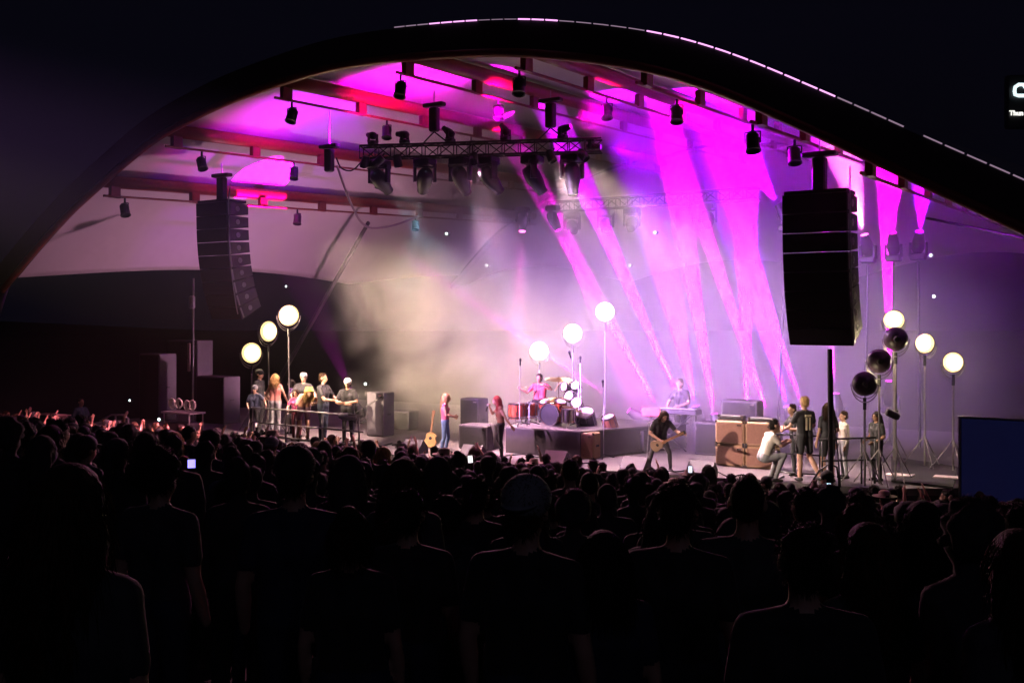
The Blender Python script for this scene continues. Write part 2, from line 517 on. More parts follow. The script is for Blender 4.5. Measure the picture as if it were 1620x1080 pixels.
def make_body(pose, wear, voxel=0.012, female=False, sleeve='short', legs='long', curl=(0.4, 0.4), hdir=None, htilt=0.0, bulk=1.0, hands=True, palm=None, shoes=True, name='body'):
    """wear: dict shirt/pants/shoe/skin -> material. hdir: horizontal direction the face looks in (local)."""
    J = {k: V(v) for k, v in DEF.items()}
    if female:
        for k in ('shl', 'ell', 'wrl'): J[k].x += .02
        for k in ('shr', 'elr', 'wrr'): J[k].x -= .02
    for k, v in pose.items():
        J[k] = V(v)
    caps = []; mb = MB()
    B = bulk
    across = (J['shr'] - J['shl']).normalized()
    spine = (J['neck'] - J['pel']).normalized()
    fwd = spine.cross(across) * 1.0
    fwd = (Z3.cross(across)) if fwd.length < .1 else fwd.normalized()
    # torso as paired capsules: wide across, shallow in depth
    hw = .085 * B if not female else .09 * B; ww = .075 * B if not female else .06 * B
    hipax = (J['hir'] - J['hil']).normalized()
    waist = J['pel'].lerp(J['chest'], .5)
    for sgn in (-1, 1):
        caps.append((J['pel'] + hipax * sgn * hw * .9, waist + across * sgn * ww, .105 * B, .092 * B, 'hip'))
        caps.append((waist + across * sgn * ww, J['chest'] + across * sgn * .088 * B, .090 * B, .102 * B, 'shirt'))
        sh = J['shr'] if sgn > 0 else J['shl']
        caps.append((J['chest'] + across * sgn * .088 * B, sh + V((0, 0, -.02)) - across * sgn * .05, .10 * B, .062 * B, 'shirt'))
        caps.append((J['neck'] - spine * .03, sh, .055, .058 * B, 'shirt'))
        if female:
            caps.append((J['chest'] + across * sgn * .07 + fwd * .06 + spine * .0, J['chest'] + across * sgn * .075 + fwd * .075, .055, .05, 'shirt'))
    caps.append((J['chest'], J['neck'] - spine * .06, .10 * B, .07 * B, 'shirt'))
    caps.append((J['neck'] - spine * .05, J['head'] - V((0, 0, .06)), .052, .05, 'skin'))
    for s_, sgn in (('l', -1), ('r', 1)):
        sh, el, wr = J['sh' + s_], J['el' + s_], J['wr' + s_]
        mid = sh.lerp(el, .62)
        st = {'short': ('shirt', 'skin', 'skin'), 'long': ('shirt', 'shirt', 'shirt'), 'none': ('skin', 'skin', 'skin')}[sleeve]
        k = .9 if female else 1.0
        caps.append((sh, mid, .054 * k * B, .046 * k * B, st[0])); caps.append((mid, el, .044 * k, .037 * k, st[1]))
        if st[0] == 'shirt' and st[1] != 'shirt': caps.append((sh, mid, .06 * k * B, .056 * k * B, 'shirt'))
        caps.append((el, el.lerp(wr, .35), .038 * k, .040 * k, st[2])); caps.append((el.lerp(wr, .35), wr, .040 * k, .026 * k, st[2]))
        if hands:
            pn = palm[0 if s_ == 'l' else 1] if palm else None
            pn = V(pn) if pn else V((-sgn, .3, 0))
            hd = (wr - el).normalized()
            hand(mb, caps, wr, hd, pn, curl[0 if s_ == 'l' else 1], side=-sgn)
        hi, kn, an = J['hi' + s_], J['kn' + s_], J['an' + s_]
        lg = {'long': ('pants', 'pants', 'pants'), 'short': ('pants', 'skin', 'skin'), 'bare': ('skin', 'skin', 'skin')}[legs]
        k = .95 if female else 1.0
        caps.append((hi, hi.lerp(kn, .6), .092 * k * B, .072 * k * B, lg[0])); caps.append((hi.lerp(kn, .6), kn, .070 * k, .058 * k, lg[1]))
        if lg[0] == 'pants' and lg[1] != 'pants': caps.append((hi, hi.lerp(kn, .7), .097 * k, .088 * k, 'pants'))
        cal = kn.lerp(an, .33)
        cb = (an - kn).cross(hipax); cb = cb.normalized() * .015 if cb.length > 0 else V((0, 0, 0))
        caps.append((kn, cal - fwd * .012, .056 * k, .058 * k, lg[2])); caps.append((cal - fwd * .012, an, .057 * k, .040 * k, lg[2]))
        toe = V((0, 1, 0)); toe = V((J['fx' + s_].x, J['fx' + s_].y, 0)).normalized() if ('fx' + s_) in J else toe
        caps.append((an - toe * .05 - V((0, 0, .045)), an + toe * .10 - V((0, 0, .055)), .040, .036, 'shoe'))
        caps.append((an - V((0, 0, .03)), an + toe * .14 - V((0, 0, .06)), .042, .028, 'shoe'))
    for a, b, r0, r1, tg in caps:
        mb.add(*cone_caps(a, b, r0, r1))
    # head with jaw, nose, ears, brow, lips
    H = J['head']; hd = V(hdir) if hdir else fwd.copy(); hd.z = 0; hd.normalize()
    right = hd.cross(Z3)
    rot = Matrix((right, hd, Z3)).transposed()
    rot = rot @ Matrix.Rotation(htilt, 3, 'X')
    def HP(x, y, z): return H + rot @ V((x, y, z))
    ex, ey, ez = rot @ V((1, 0, 0)), rot @ V((0, 1, 0)), rot @ V((0, 0, 1))
    mb.add(*ellipsoid(HP(0, -.01, .03), .076, .096, .092, rot))
    mb.add(*ellipsoid(HP(0, .025, -.035), .057, .068, .078, rot))
    mb.add(*cone_caps(HP(0, .055, -.085), HP(0, .06, -.085), .026, .024))
    mb.add(*cone_caps(HP(0, .088, .012), HP(0, .106, -.020), .008, .015))
    mb.add(*cone_caps(HP(-.018, .092, -.052), HP(.018, .092, -.052), .009, .009))
    mb.add(*cone_caps(HP(-.035, .078, .026), HP(.035, .078, .026), .013, .013))
    for sgn in (-1, 1):
        mb.add(*ellipsoid(HP(sgn * .083, -.010, -.002), .013, .02, .034, rot, 8, 6))
    me = remesh(mb, voxel, 2, name)
    # colour every face by the nearest limb
    n = len(me.polygons); C = np.empty(n * 3, dtype=np.float32); me.polygons.foreach_get('center', C); C = C.reshape(-1, 3)
    best = np.full(n, 1e9); idx = np.zeros(n, dtype=np.int32)
    slots = ['skin', 'shirt', 'pants', 'shoe']
    def upd(d, s):
        m = d < best; best[m] = d[m]; idx[m] = s
    for a, b, r0, r1, tg in caps:
        a_, b_ = np.array(a), np.array(b); ab = b_ - a_; L = max(1e-9, ab @ ab)
        tt = np.clip(((C - a_) @ ab) / L, 0, 1); d = np.linalg.norm(C - a_ - tt[:, None] * ab, axis=1) - (r0 + (r1 - r0) * tt)
        if tg == 'hip':
            s = np.where(((C - np.array(J['pel'])) @ np.array(spine)) > .06, 1, 2)
            m = d < best; best[m] = d[m]; idx[m] = s[m]
        else: upd(d, slots.index(tg))
    hc = np.array(H); upd(np.linalg.norm(C - hc, axis=1) - .125, 0)
    me.materials.clear()
    for s in slots: me.materials.append(wear.get(s, SKIN if s == 'skin' else SHOE))
    me.polygons.foreach_set('material_index', idx)
    me.update()
    return me, dict(J=J, HP=HP, rot=rot, fwd=fwd, H=H)
def hair_mesh(I, style, voxel=0.014):
    HP, rot = I['HP'], I['rot']; mb = MB(); rnd = random.Random(hash(style) % 99 + 3)
    E = lambda x, y, z, a, b, c: mb.add(*ellipsoid(HP(x, y, z), a, b, c, rot))
    def lock(x, y, z0, x1, y1, z1, r0, r1): mb.add(*cone_caps(HP(x, y, z0), HP(x1, y1, z1), r0, r1, 8))
    if style == 'short':
        E(0, -.022, .042, .080, .098, .088); E(0, -.05, -.01, .074, .07, .075)
        for i in range(26):
            a = rnd.uniform(0, 6.28); e = rnd.uniform(.2, 1.4)
            x, y, z = .083 * math.cos(a) * math.cos(e), -.02 + .1 * math.sin(a) * math.cos(e), .045 + .095 * math.sin(e)
            lock(x, y, z, x * 1.06, y * 1.04, z + .012, .015, .007)
    elif style == 'buzz':
        E(0, -.02, .04, .080, .099, .090); E(0, -.045, 0, .075, .07, .07)
    elif style in ('long', 'ponytail', 'bun', 'bob', 'curly', 'mane'):
        E(0, -.022, .042, .088, .104, .096); E(0, -.045, 0, .084, .078, .085)
        if style in ('long', 'bob', 'mane'):
            L = {'long': .34, 'bob': .16, 'mane': .42}[style]
            for i in range(30):
                a = R(rnd.uniform(-205, 25)); x, y = .078 * math.cos(a), -.025 + .085 * math.sin(a)
                l = L * rnd.uniform(.6, 1.1); w = rnd.uniform(1.0, 1.45)
                zz = .03 + rnd.uniform(-.02, .03)
                lock(x, y, zz, x * w, y * 1.1 - .015, -.08, .022, .021)
                lock(x * w, y * 1.1 - .015, -.08, x * w * rnd.uniform(.85, 1.15), y * 1.1 - .03, -.08 - l * .5, .021, .017)
                lock(x * w, y * 1.1 - .03, -.08 - l * .5, x * w * rnd.uniform(.8, 1.2), y - .02, -.1 - l, .017, .005)
        if style == 'ponytail':
            lock(0, -.11, .05, 0, -.16, .03, .03, .035); lock(0, -.16, .03, .01, -.16, -.12, .036, .03); lock(.01, -.16, -.12, 0, -.14, -.26, .03, .008)
        if style == 'bun':
            mb.add(*ellipsoid(HP(0, -.07, .13), .045, .045, .04, rot))
        if style == 'curly':
            for i in range(60):
                a = rnd.uniform(0, 6.28); e = rnd.uniform(-.5, 1.5)
                r = rnd.uniform(.98, 1.2)
                x, y, z = .095 * math.cos(a) * math.cos(e) * r, -.035 + .105 * math.sin(a) * math.cos(e) * r, .03 + .11 * math.sin(e) * r
                if y > .06 and z < .06: continue
                lock(x, y, z, x * 1.05, y * 1.05, z - .01, .026, .02)
    me = remesh(mb, voxel, 1, 'hair')
    # loose strands laid over the mass so that the outline is uneven
    n = len(me.vertices); co = np.empty(n * 3, dtype=np.float32); me.vertices.foreach_get('co', co); co = co.reshape(-1, 3)
    nn = np.empty(n * 3, dtype=np.float32); me.vertices.foreach_get('normal', nn); nn = nn.reshape(-1, 3)
    vs = [tuple(v) for v in co]; fs = [tuple(q.vertices) for q in me.polygons]
    short = style in ('short', 'buzz'); cnt = {'buzz': 300, 'short': 1100}.get(style, 1200)
    for _ in range(cnt):
        i = rnd.randrange(n); p0 = V(co[i]); nr = V(nn[i])
        if style == 'curly': dr = (nr + V((rnd.uniform(-.9, .9), rnd.uniform(-.9, .9), rnd.uniform(-.6, .9)))).normalized(); L = rnd.uniform(.015, .035)
        elif short: dr = (nr * .55 + V((rnd.uniform(-.7, .7), rnd.uniform(-.9, .1), rnd.uniform(-.7, .5)))).normalized(); L = rnd.uniform(.008, .022) if style == 'buzz' else rnd.uniform(.012, .030)
        else: dr = (nr * .35 + V((rnd.uniform(-.25, .25), rnd.uniform(-.25, .1), -1))).normalized(); L = rnd.uniform(.05, .11)
        wv = dr.cross(nr); wv = wv.normalized() * .0011 if wv.length > .01 else V((.0011, 0, 0))
        p1 = p0 + dr * L * .5 + nr * .006; p2 = p0 + dr * L + nr * (.004 if not short else .01) + V((0, 0, -.25 * L))
        b0 = len(vs); p0 = p0 - nr * .004
        vs += [tuple(p0 - wv), tuple(p0 + wv), tuple(p0 + nr * .004), tuple(p1 - wv * .8), tuple(p1 + wv * .8), tuple(p1 + nr * .003), tuple(p2)]
        for a_, b_ in ((0, 1), (1, 2), (2, 0)): fs.append((b0 + a_, b0 + b_, b0 + b_ + 3, b0 + a_ + 3)); fs.append((b0 + a_ + 3, b0 + b_ + 3, b0 + 6))
    m2 = bpy.data.meshes.new('hair'); m2.from_pydata(vs, [], fs); m2.update()
    m2.polygons.foreach_set('use_smooth', [True] * len(m2.polygons)); bpy.data.meshes.remove(me)
    return m2
def cap_mb(I, back=False):
    HP, rot = I['HP'], I['rot']; mb = MB()
    vs, fs = ellipsoid(HP(0, -.014, .058), .099, .119, .098, rot)
    mb.add(vs, fs)
    sg = -1 if back else 1
    vis = []
    for lay in (0, 1):
        for i in range(9):
            a = math.pi * i / 8
            vis.append(HP(.075 * math.cos(a), sg * (.07 + .095 * math.sin(a)), .055 - .012 * math.sin(a) - .008 * lay))
    n = 9
    fs = [tuple(range(n)), tuple(range(2 * n - 1, n - 1, -1))] + [(i, i + n, i + 1 + n, i + 1) for i in range(n - 1)] + [(n - 1, 2 * n - 1, n, 0)]
    mb.add(vis, fs)
    return mb
def bucket_mb(I):
    HP, rot = I['HP'], I['rot']; mb = MB()
    up = rot @ Z3
    mb.lathe(HP(0, -.012, 0), up, [(.135, .045), (.10, .075), (.094, .13), (.08, .145), (.0, .150)], 16)
    mb.lathe(HP(0, -.012, 0), up, [(.131, .043), (.096, .072), (.09, .125), (.0, .145)], 16)
    return mb
def widehat_mb(I):
    HP, rot = I['HP'], I['rot']; mb = MB()
    up = rot @ Z3
    mb.lathe(HP(0, -.012, 0), up, [(.20, .085), (.19, .078), (.10, .075), (.092, .15), (.06, .175), (.0, .165)], 18)
    mb.lathe(HP(0, -.012, 0), up, [(.20, .08), (.09, .07), (.088, .14), (0, .16)], 18)
    return mb
def obj_from(name, me, parent, m=None):
    if m is not None: me.materials.clear(); me.materials.append(m)
    o = bpy.data.objects.new(name, me); SC.collection.objects.link(o); o.parent = parent
    return o
def place_person(me, I, loc, rz, label, cat='person', group=None, hair=None, hmat=None, hat=None, hatmat=None, scale=1.0):
    """the body mesh is the top-level object; hair and hat are its children"""
    o = bpy.data.objects.new('person', me); SC.collection.objects.link(o)
    o.location = loc; o.rotation_euler = (0, 0, rz); o.scale = (scale,) * 3
    tag(o, label, cat, group)
    if hair: obj_from('hair', hair_mesh(I, hair), o, hmat)
    if hat:
        mb = {'cap': cap_mb, 'capback': lambda i: cap_mb(i, True), 'bucket': bucket_mb, 'wide': widehat_mb}[hat](I)
        me2 = bpy.data.meshes.new('cap'); me2.from_pydata([tuple(v) for v in mb.v], [], mb.f); me2.update()
        me2.polygons.foreach_set('use_smooth', [True] * len(me2.polygons))
        obj_from('cap' if hat.startswith('cap') else 'hat', me2, o, hatmat)
    if I.get('eyes', True):
        mb = MB()
        for sgn in (-1, 1):
            mb.add(*ellipsoid(I['HP'](sgn * .03, .088, .004), .011, .006, .006, I['rot'], 8, 6))
        me3 = bpy.data.meshes.new('eyes'); me3.from_pydata([tuple(v) for v in mb.v], [], mb.f)
        obj_from('eyes', me3, o, EYEM)
    return o
# ---------------------------------------------------------------- stage gear
def axes_of(d):
    d = V(d); d.z = 0; d.normalize(); r = V((d.y, -d.x, 0)); return (r, d, Z3)
NF = -V3   # towards the audience
# --- line arrays
GRILLE = mat('speaker_grille', (0.012, 0.012, 0.013), 0.65, 0.4, scale=60, var=.5, bump=.5)
CABP = mat('speaker_cabinet_paint', (0.05, 0.045, 0.055), 0.5)
def line_array(px, py, t, n, hgt, maxang, label, motor_px):
    top = PT(px, py, t)
    g = thing('line_array_speaker', top, label, 'speaker stack', 'hanging speaker arrays')
    p = top.copy(); W_, D_ = 1.27, .82
    fr = p.copy()
    MB().box(p + Z3 * .04 + V3 * .4, (W_ * .96, D_ * .9, .07), (U3, V3, Z3)).build('rigging_frame', BLACK, g)
    for i in range(n):
        w = i / (n - 1); ang = R(1 + maxang * w ** 1.7)
        # front face leans so that it looks down
        fd = NF * math.cos(ang) - Z3 * math.sin(ang); up = Z3 * math.cos(ang) + NF * math.sin(ang); bk = -fd
        c = fr + bk * D_ / 2 - up * hgt / 2
        # wedge: back face lower than front
        a, h = W_ / 2, hgt / 2 * .975
        vs = []
        for sx in (-1, 1):
            for d_, hh in ((-D_ / 2, h), (D_ / 2, h * .78)):
                for z in (-1, 1): vs.append(c + U3 * sx * a + bk * d_ + up * z * hh)
        b = MB().add(vs, [(0, 1, 3, 2), (4, 6, 7, 5), (0, 4, 5, 1), (2, 3, 7, 6), (0, 2, 6, 4), (1, 5, 7, 3)]).build('cabinet', CABP, g)
        MB().box(c - bk * (D_ / 2 + .006), (W_ * .97, .012, hgt * .9), (U3, bk, up)).build('grille', GRILLE, b)
        for sx in (-1, 1):
            mb = MB()
            mb.lathe(c + U3 * sx * (a - .002), U3 * sx, [(.075, 0), (.075, .012), (.05, .012), (.045, .002), (.0, .002)], 12)
            mb.box(c + U3 * sx * (a + .012), (.012, .11, .03), (U3, bk, up))
            mb.build('handle', ALU, b)
            MB().box(c + U3 * sx * (a + .006) - bk * (D_ / 2 - .06), (.014, .05, hgt * .8), (U3, bk, up)).build('side_rail', ALU, b)
        fr = fr - up * hgt
    cb = [top + U3 * .66 + V3 * .12 + Z3 * .5]
    for i in range(9): cb.append(top + U3 * (.68) + V3 * (.03 + .35 * (i / 8) ** 2.5) - Z3 * (hgt * n * i / 8.6))
    MB().tube(cb, .018, 6).build('cable', ALU, g)
    return top
topL = line_array(334, 320, -.6, 9, .385, 24, 'curved hanging speaker array at the left, its lit side showing handles', 347)
topR = line_array(1288, 306, -.8, 8, .385, 24, 'big dark hanging speaker array at the right, front grille unlit', 1297)
def hoist(top, bot, label, bridle=0.0, sz=1.0):
    top, bot = V(top), V(bot)
    g = thing('chain_hoist', bot, label, 'hoist', 'chain hoists under the canopy')
    L = .62 * sz; c = bot + Z3 * (L / 2 + bridle)
    MB().bbox(c, (.24 * sz, .2 * sz, L), (U3, V3, Z3), .03).build('motor', BLACK, g)
    MB().bbox(c + Z3 * (L / 2 + .06), (.62 * sz, .2 * sz, .1), (U3, V3, Z3), .02).build('clamp', BLACK, g)
    MB().tube([c + Z3 * L / 2, top], .018, 6).build('chain', STEEL, g)
    if bridle:
        mb = MB()
        for sx in (-1, 1): mb.tube([c - Z3 * L / 2, bot + U3 * sx * .4], .018, 6)
        mb.build('bridle', BLACK, g)
    else:
        MB().tube([c - Z3 * L / 2, bot - Z3 * .02], .03, 6).build('hook', STEEL, g)
def under(p, dz=0.0):
    return V((p.x, p.y, 10.3))
def roof_z(p, off=-.1):
    s, t = ST(p)
    i = min(range(len(PR)), key=lambda k: abs(PR[k][0] - s)); return PR[i][1] + RISE * (t - TF) + off
# --- front lighting truss
TA, TB_ = V(((572 - 810) / F * 26.0, 26.0, EYE + 262 * 26 / F)), V(((952 - 810) / F * 24.9, 24.9, EYE + 262 * 26 / F))
def truss(a, b, label, m=BLACK, w=.32):
    a, b = V(a), V(b)
    g = thing('lighting_truss', (a + b) / 2, label, 'truss', 'lighting trusses')
    d = (b - a).normalized(); y = Z3.cross(d); mb = MB(); L = (b - a).length; n = max(3, round(L / .42))
    cs = [y * sy * w / 2 + Z3 * sz * w / 2 for sy, sz in ((-1, -1), (-1, 1), (1, 1), (1, -1))]
    for c in cs: mb.tube([a + c, b + c], .027, 6)
    mb.build('chords', m, g); mb = MB()
    for i in range(n):
        p = a + d * L * i / n; q = a + d * L * (i + 1) / n
        for k in range(4):
            c0, c1 = cs[k], cs[(k + 1) % 4]
            mb.tube([p + (c0 if i % 2 else c1), q + (c1 if i % 2 else c0)], .014, 5, False)
            mb.tube([p + c0, p + c1], .014, 5, False)
    mb.build('lattice', m, g)
    return g, d
truss(TA, TB_, 'black box truss hung across the front carrying six big moving heads')
def moving_head(top, aim, label, col, es=6, s=1.0, group='moving heads on the front truss', lit=True):
    """yoke-mounted moving head hung under a truss or standing (top.z below aim)"""
    top = V(top); aim = V(aim); up = (aim.z > top.z)
    sg = 1 if up else -1
    g = thing('moving_head_light', top, label, 'stage light', group)
    MB().bbox(top + Z3 * sg * .09 * s, (.42 * s, .36 * s, .18 * s), (U3, V3, Z3), .03).build('base', BLACK, g)
    piv = top + Z3 * sg * .42 * s; mb = MB()
    d = (aim - piv).normalized(); side = d.cross(Z3)
    side = side.normalized() if side.length > .1 else U3
    for sx in (-1, 1): mb.box(piv + side * sx * .22 * s - Z3 * sg * .1 * s, (.06 * s, .14 * s, .38 * s), (side, side.cross(Z3), Z3))
    mb.box(piv - Z3 * sg * .26 * s, (.5 * s, .2 * s, .08 * s), (side, side.cross(Z3), Z3))
    mb.build('yoke', BLACK, g)
    h = MB().lathe(piv - d * .22 * s, d, [(.02, 0), (.13 * s, .01), (.17 * s, .1 * s), (.185 * s, .25 * s), (.165 * s, .42 * s), (.12 * s, .6 * s), (.12 * s, .68 * s)], 14).build('head', BLACK, g, True)
    e = mat('lens_%s' % (len(MATS)), (0.3, 0.3, 0.3), .2, emit=col, es=es) if lit else mat('lens_dark', (.05, .05, .06), .1)
    e.name = 'light_lens'
    MB().lathe(piv + d * .452 * s, d, [(.118 * s, 0), (.06 * s, .02), (0.0, .026)], 14).build('lens', e, h, True)
    return g, piv + d * .5 * s, d
def on_truss(px, dz=-.2):
    k = (px - 810) / F
    w = (k * TA.y - TA.x) / ((TB_.x - TA.x) - k * (TB_.y - TA.y))
    return TA + (TB_ - TA) * w + Z3 * dz
MAG = (1.0, 0.0, 0.80); VIO = (0.40, 0.0, 1.0); HOT = (1.0, 0.10, 0.55); PINK = (1.0, 0.50, 0.72); BLUE = (0.35, 0.75, 1.0); WARM = (1.0, 0.78, 0.45); LILAC = (.66, .35, 1.0)
HEADS = [ # px of base, aim px,py,t, colour, power, angle
 (600, (690, 400, 2.5), BLUE, 3500, 12, 'leftmost moving head on the front truss, nose tilted right, pale blue beam'),
 (672, (655, 380, 1.5), BLUE, 2600, 14, 'second moving head on the front truss, pointing straight down, blue beam'),
 (728, (775, 400, 2.0), BLUE, 4500, 8, 'third moving head on the front truss, thin pale beam down right'),
 (772, (850, 380, 2.0), BLUE, 0, 12, 'fourth moving head on the front truss, unlit, nose tilted right'),
 (842, (905, 380, 1.5), PINK, 0, 12, 'fifth moving head on the front truss, unlit, steeply tilted nose'),
 (905, (912, 420, 1.0), PINK, 0, 12, 'sixth moving head at the right end of the front truss'),
]
for px, aim, c, pw, ang, lab in HEADS:
    g, lp, d = moving_head(on_truss(px), PT(*aim), lab, c, 3 if pw else 0, 1.15, lit=bool(pw))
    if pw: spot(lp + d * .05, PT(*aim), pw, c, ang, .5, .03, g)
# second truss in the haze
T2a, T2b = PT(870, 328, 8.0), PT(1200, 324, 8.0); T2b.z = T2a.z
truss(T2a, T2b, 'second truss deep in the violet haze behind the front one')
for px, a in ((905, (930, 420, 5)), (958, (960, 420, 5)), (1000, (985, 420, 5)), (1120, (1120, 420, 5))):
    k_ = (px - 810) / F; w_ = (k_ * T2a.y - T2a.x) / ((T2b.x - T2a.x) - k_ * (T2b.y - T2a.y)); p = T2a + (T2b - T2a) * w_ - Z3 * .2
    moving_head(p, PT(*a), 'unlit moving head on the rear truss above %s' % {905: 'the topmost centre lamp', 958: 'the gap between centre lamp and keyboard', 1000: 'the keyboard player', 1120: 'the tan cabinets'}[px], PINK, 0, 1.1, 'moving heads on the rear truss', False)
# hoists
for (px, py, t0, dz, lab) in ((687, 222, None, .28, 'black chain hoist bridled to the left half of the front truss'), (871, 218, None, .28, 'black chain hoist bridled to the right half of the front truss')):
    b = on_truss(px, .18); hoist(V((b.x, b.y, roof_z(b) - .1)), b, lab, .3)
b = PT(521, 272, -.5); hoist(V((b.x, b.y, roof_z(b))), b, 'slim chain hoist left of the front truss with a looping cable')
b = topL + V3 * .4 + Z3 * .08; hoist(V((b.x, b.y, roof_z(b))), b, 'chain hoist above the left speaker array', 0, 1.1)
b = topR + V3 * .4 + Z3 * .08; hoist(V((b.x, b.y, roof_z(b))), b, 'chain hoist above the right speaker array', 0, 1.1)
# swagged cables
def cable(pts, r, label, m=BLACK):
    P = [V(p) for p in pts]; out = []
    for i in range(len(P) - 1):
        for k in range(6):
            u_ = k / 6; p0 = P[max(i - 1, 0)]; p1 = P[i]; p2 = P[i + 1]; p3 = P[min(i + 2, len(P) - 1)]
            out.append(.5 * ((2 * p1) + (p2 - p0) * u_ + (2 * p0 - 5 * p1 + 4 * p2 - p3) * u_ ** 2 + (3 * p1 - p0 - 3 * p2 + p3) * u_ ** 3))
    out.append(P[-1])
    tag(MB().tube(out, r, 6).build('cable', m, loc=out[0], smooth=True), label, 'cable')
cable([PT(532, 250, -.3), PT(540, 266, -.3), PT(556, 270, -.2), PT(570, 258, 0), PT(576, 246, 0)], .02, 'short black cable loop between the slim hoist and the front truss')
cable([PT(533, 262, 0), PT(545, 296, .4), PT(558, 328, 1), PT(572, 352, 2), PT(590, 361, 3), PT(625, 356, 4), PT(662, 342, 5)], .035, 'long cable swagged from the slim hoist towards the dark prop', mat('magenta_lit_cable', (.35, .25, .33), .4))  # magenta light on the cable is put into its colour
cable([PT(1465, 345, 2), PT(1500, 352, 2), PT(1560, 364, 1.6), PT(1625, 378, 1)], .03, 'thin festoon line running out to the right below the arch')
# --- spotlight cans hanging from the beam rails
CANM = BLACK
def can(bi, px, label, aim_down=True, tilt=0):
    q = BQ[bi]
    best = None
    for i in range(400):
        t = TF + .1 + 14 * i / 400; p = CP(q, t, -.36); x = 810 + F * p.x / p.y
        if best is None or abs(x - px) < best[0]: best = (abs(x - px), p)
    p = best[1]
    g = thing('spotlight_can', p, label, 'spotlight', 'spotlight cans under the roof beams')
    c = p - Z3 * .34; d = (V((tilt, -.35, -1))).normalized()
    mb = MB(); mb.tube([p, p - Z3 * .12], .03, 6)
    for sx in (-1, 1): mb.tube([p - Z3 * .12, p - Z3 * .14 + U3 * sx * .145, c + U3 * sx * .145], .016, 5)
    mb.build('yoke', CANM, g)
    h = MB().lathe(c - d * .2, d, [(.0, 0), (.085, 0), (.125, .05), (.13, .32), (.145, .34), (.145, .36), (.12, .36), (.115, .30), (0, .28)], 14).build('housing', CANM, g, False)
    MB().box(c - d * .08, (.29, .05, .05), (U3, V3, Z3)).build('clamp', CANM, h)
CANS = [(0, 198, .3), (0, 470, 0), (0, 660, 0), (1, 319, .35), (1, 465, 0), (1, 600, 0), (2, 462, -.2), (2, 612, 0), (2, 745, 0), (3, 625, -.15), (3, 788, .1), (4, 811, -.1), (4, 960, 0), (5, 1070, 0), (6, 1168, 0), (6, 1257, 0)]
ORD = ['lowest left', 'second lowest', 'third', 'fourth', 'fifth', 'sixth', 'seventh']
seen = {}
for bi, px, tl in CANS:
    n = seen.get(bi, 0); seen[bi] = n + 1
    can(bi, px, '%s black spotlight can under the %s red roof beam' % (['front-most', 'second', 'third'][n], ORD[bi]), tilt=tl)
# --- scoop lamps on stands
DOME = mat('lamp_dome_paint', (0.05, 0.03, 0.05), .35)
YO = mat('lamp_yoke', (0.3, 0.28, 0.27), .4, .8)
LGLOW = mat('lamp_glow', (1, .9, .7), .3, emit=(1.0, 0.84, 0.52), es=9)
LRIM = mat('lamp_rim_glow', (1, .8, .5), .3, emit=(1.0, .72, .30), es=1.6)
def scoop(px, py, t, face, label, foot_z=DECK, r=.29, lit=True, power=250, col=WARM, ang=150, glow=None, group='round lamps on stands'):
    c = PT(px, py, t); face = V(face).normalized()
    g = thing('stage_lamp', (c.x, c.y, foot_z), label, 'lamp', group)
    d = MB().lathe(c - face * r * .95, face, [(.0, 0), (r * .35, .01), (r * .75, r * .25), (r * .95, r * .6), (r * 1.0, r * .95), (r * 1.04, r), (r * 1.0, r * 1.0), (r * .93, r * .9)], 24).build('dome', DOME, g, True)
    MB().lathe(c - face * r * 1.2, face, [(.05, 0), (.07, .03), (.07, .12)], 10, True).build('socket', BLACK, d)
    if lit:
        MB().lathe(c, face, [(r * .97, -.01), (r * .9, .03), (r * .74, .055)], 24).build('lens_rim', LRIM if glow is None else glow, g, True)
        MB().lathe(c, face, [(r * .735, .056), (r * .4, .085), (0, .1)], 24).build('lens', glow or LGLOW, g, True)
        if power: spot(c + face * .14, c + face * 3, power, col, ang, .6, .15, g, 'lamp_light')
    else:
        MB().lathe(c, face, [(r * .93, 0), (0, .01)], 20).build('lens', mat('lamp_glass_dark', (.2, .2, .22), .1), g)
    side = face.cross(Z3).normalized(); mb = MB(); Rr = r * 1.12
    for off in (0, .06):
        mb.tube([c + side * Rr * math.cos(a) - Z3 * (Rr + off) * math.sin(a) * 1.12 - face * off for a in [math.pi * i / 14 for i in range(15)]], .011, 5)
    yb = c - Z3 * Rr * 1.12
    mb.build('yoke', YO, g, True)
    MB().tube([yb + Z3 * .02, yb - Z3 * .22], .035, 8).build('spigot', BLACK, g)
    MB().tube([yb - Z3 * .2, V((c.x, c.y, foot_z + .02))], .022, 8).build('pole', YO, g)
    for k in range(3):
        a = 2.1 * k + .5; e = V((c.x + .5 * math.cos(a), c.y + .5 * math.sin(a), foot_z + .015))
        MB().tube([V((c.x, c.y, foot_z + .72)), e], .013, 6).build('leg', YO, g)
TANL = (1.0, .72, .42)
CAMD = lambda p: (V((0, 0, EYE)) - p).normalized()
def fc(px, t, dx=0.0, dz=0.0):
    p = PT(px, 540, t); d = CAMD(p); d.z = 0; d.normalize(); r = V((-d.y, d.x, 0))
    return (d + r * dx + Z3 * dz).normalized()
LB = mat('lamp_glow_white', (1, .95, .9), .3, emit=(1.0, .93, .82), es=10)
scoop(398, 558, .6, fc(398, .6, .35), 'lowest of the three lit lamps at the left', power=130, r=.31)
scoop(425, 524, .9, fc(425, .9, .75), 'middle of the three lit lamps at the left, turned sideways', power=110, r=.31)
scoop(457, 499, .7, fc(457, .7, .3, -.1), 'highest of the three lit lamps at the left', power=130, r=.31)
scoop(853, 555, 5.2, fc(853, 5.2), 'lowest of the three white discs behind the drummer', power=160, col=TANL, r=.28, glow=LB, ang=140)
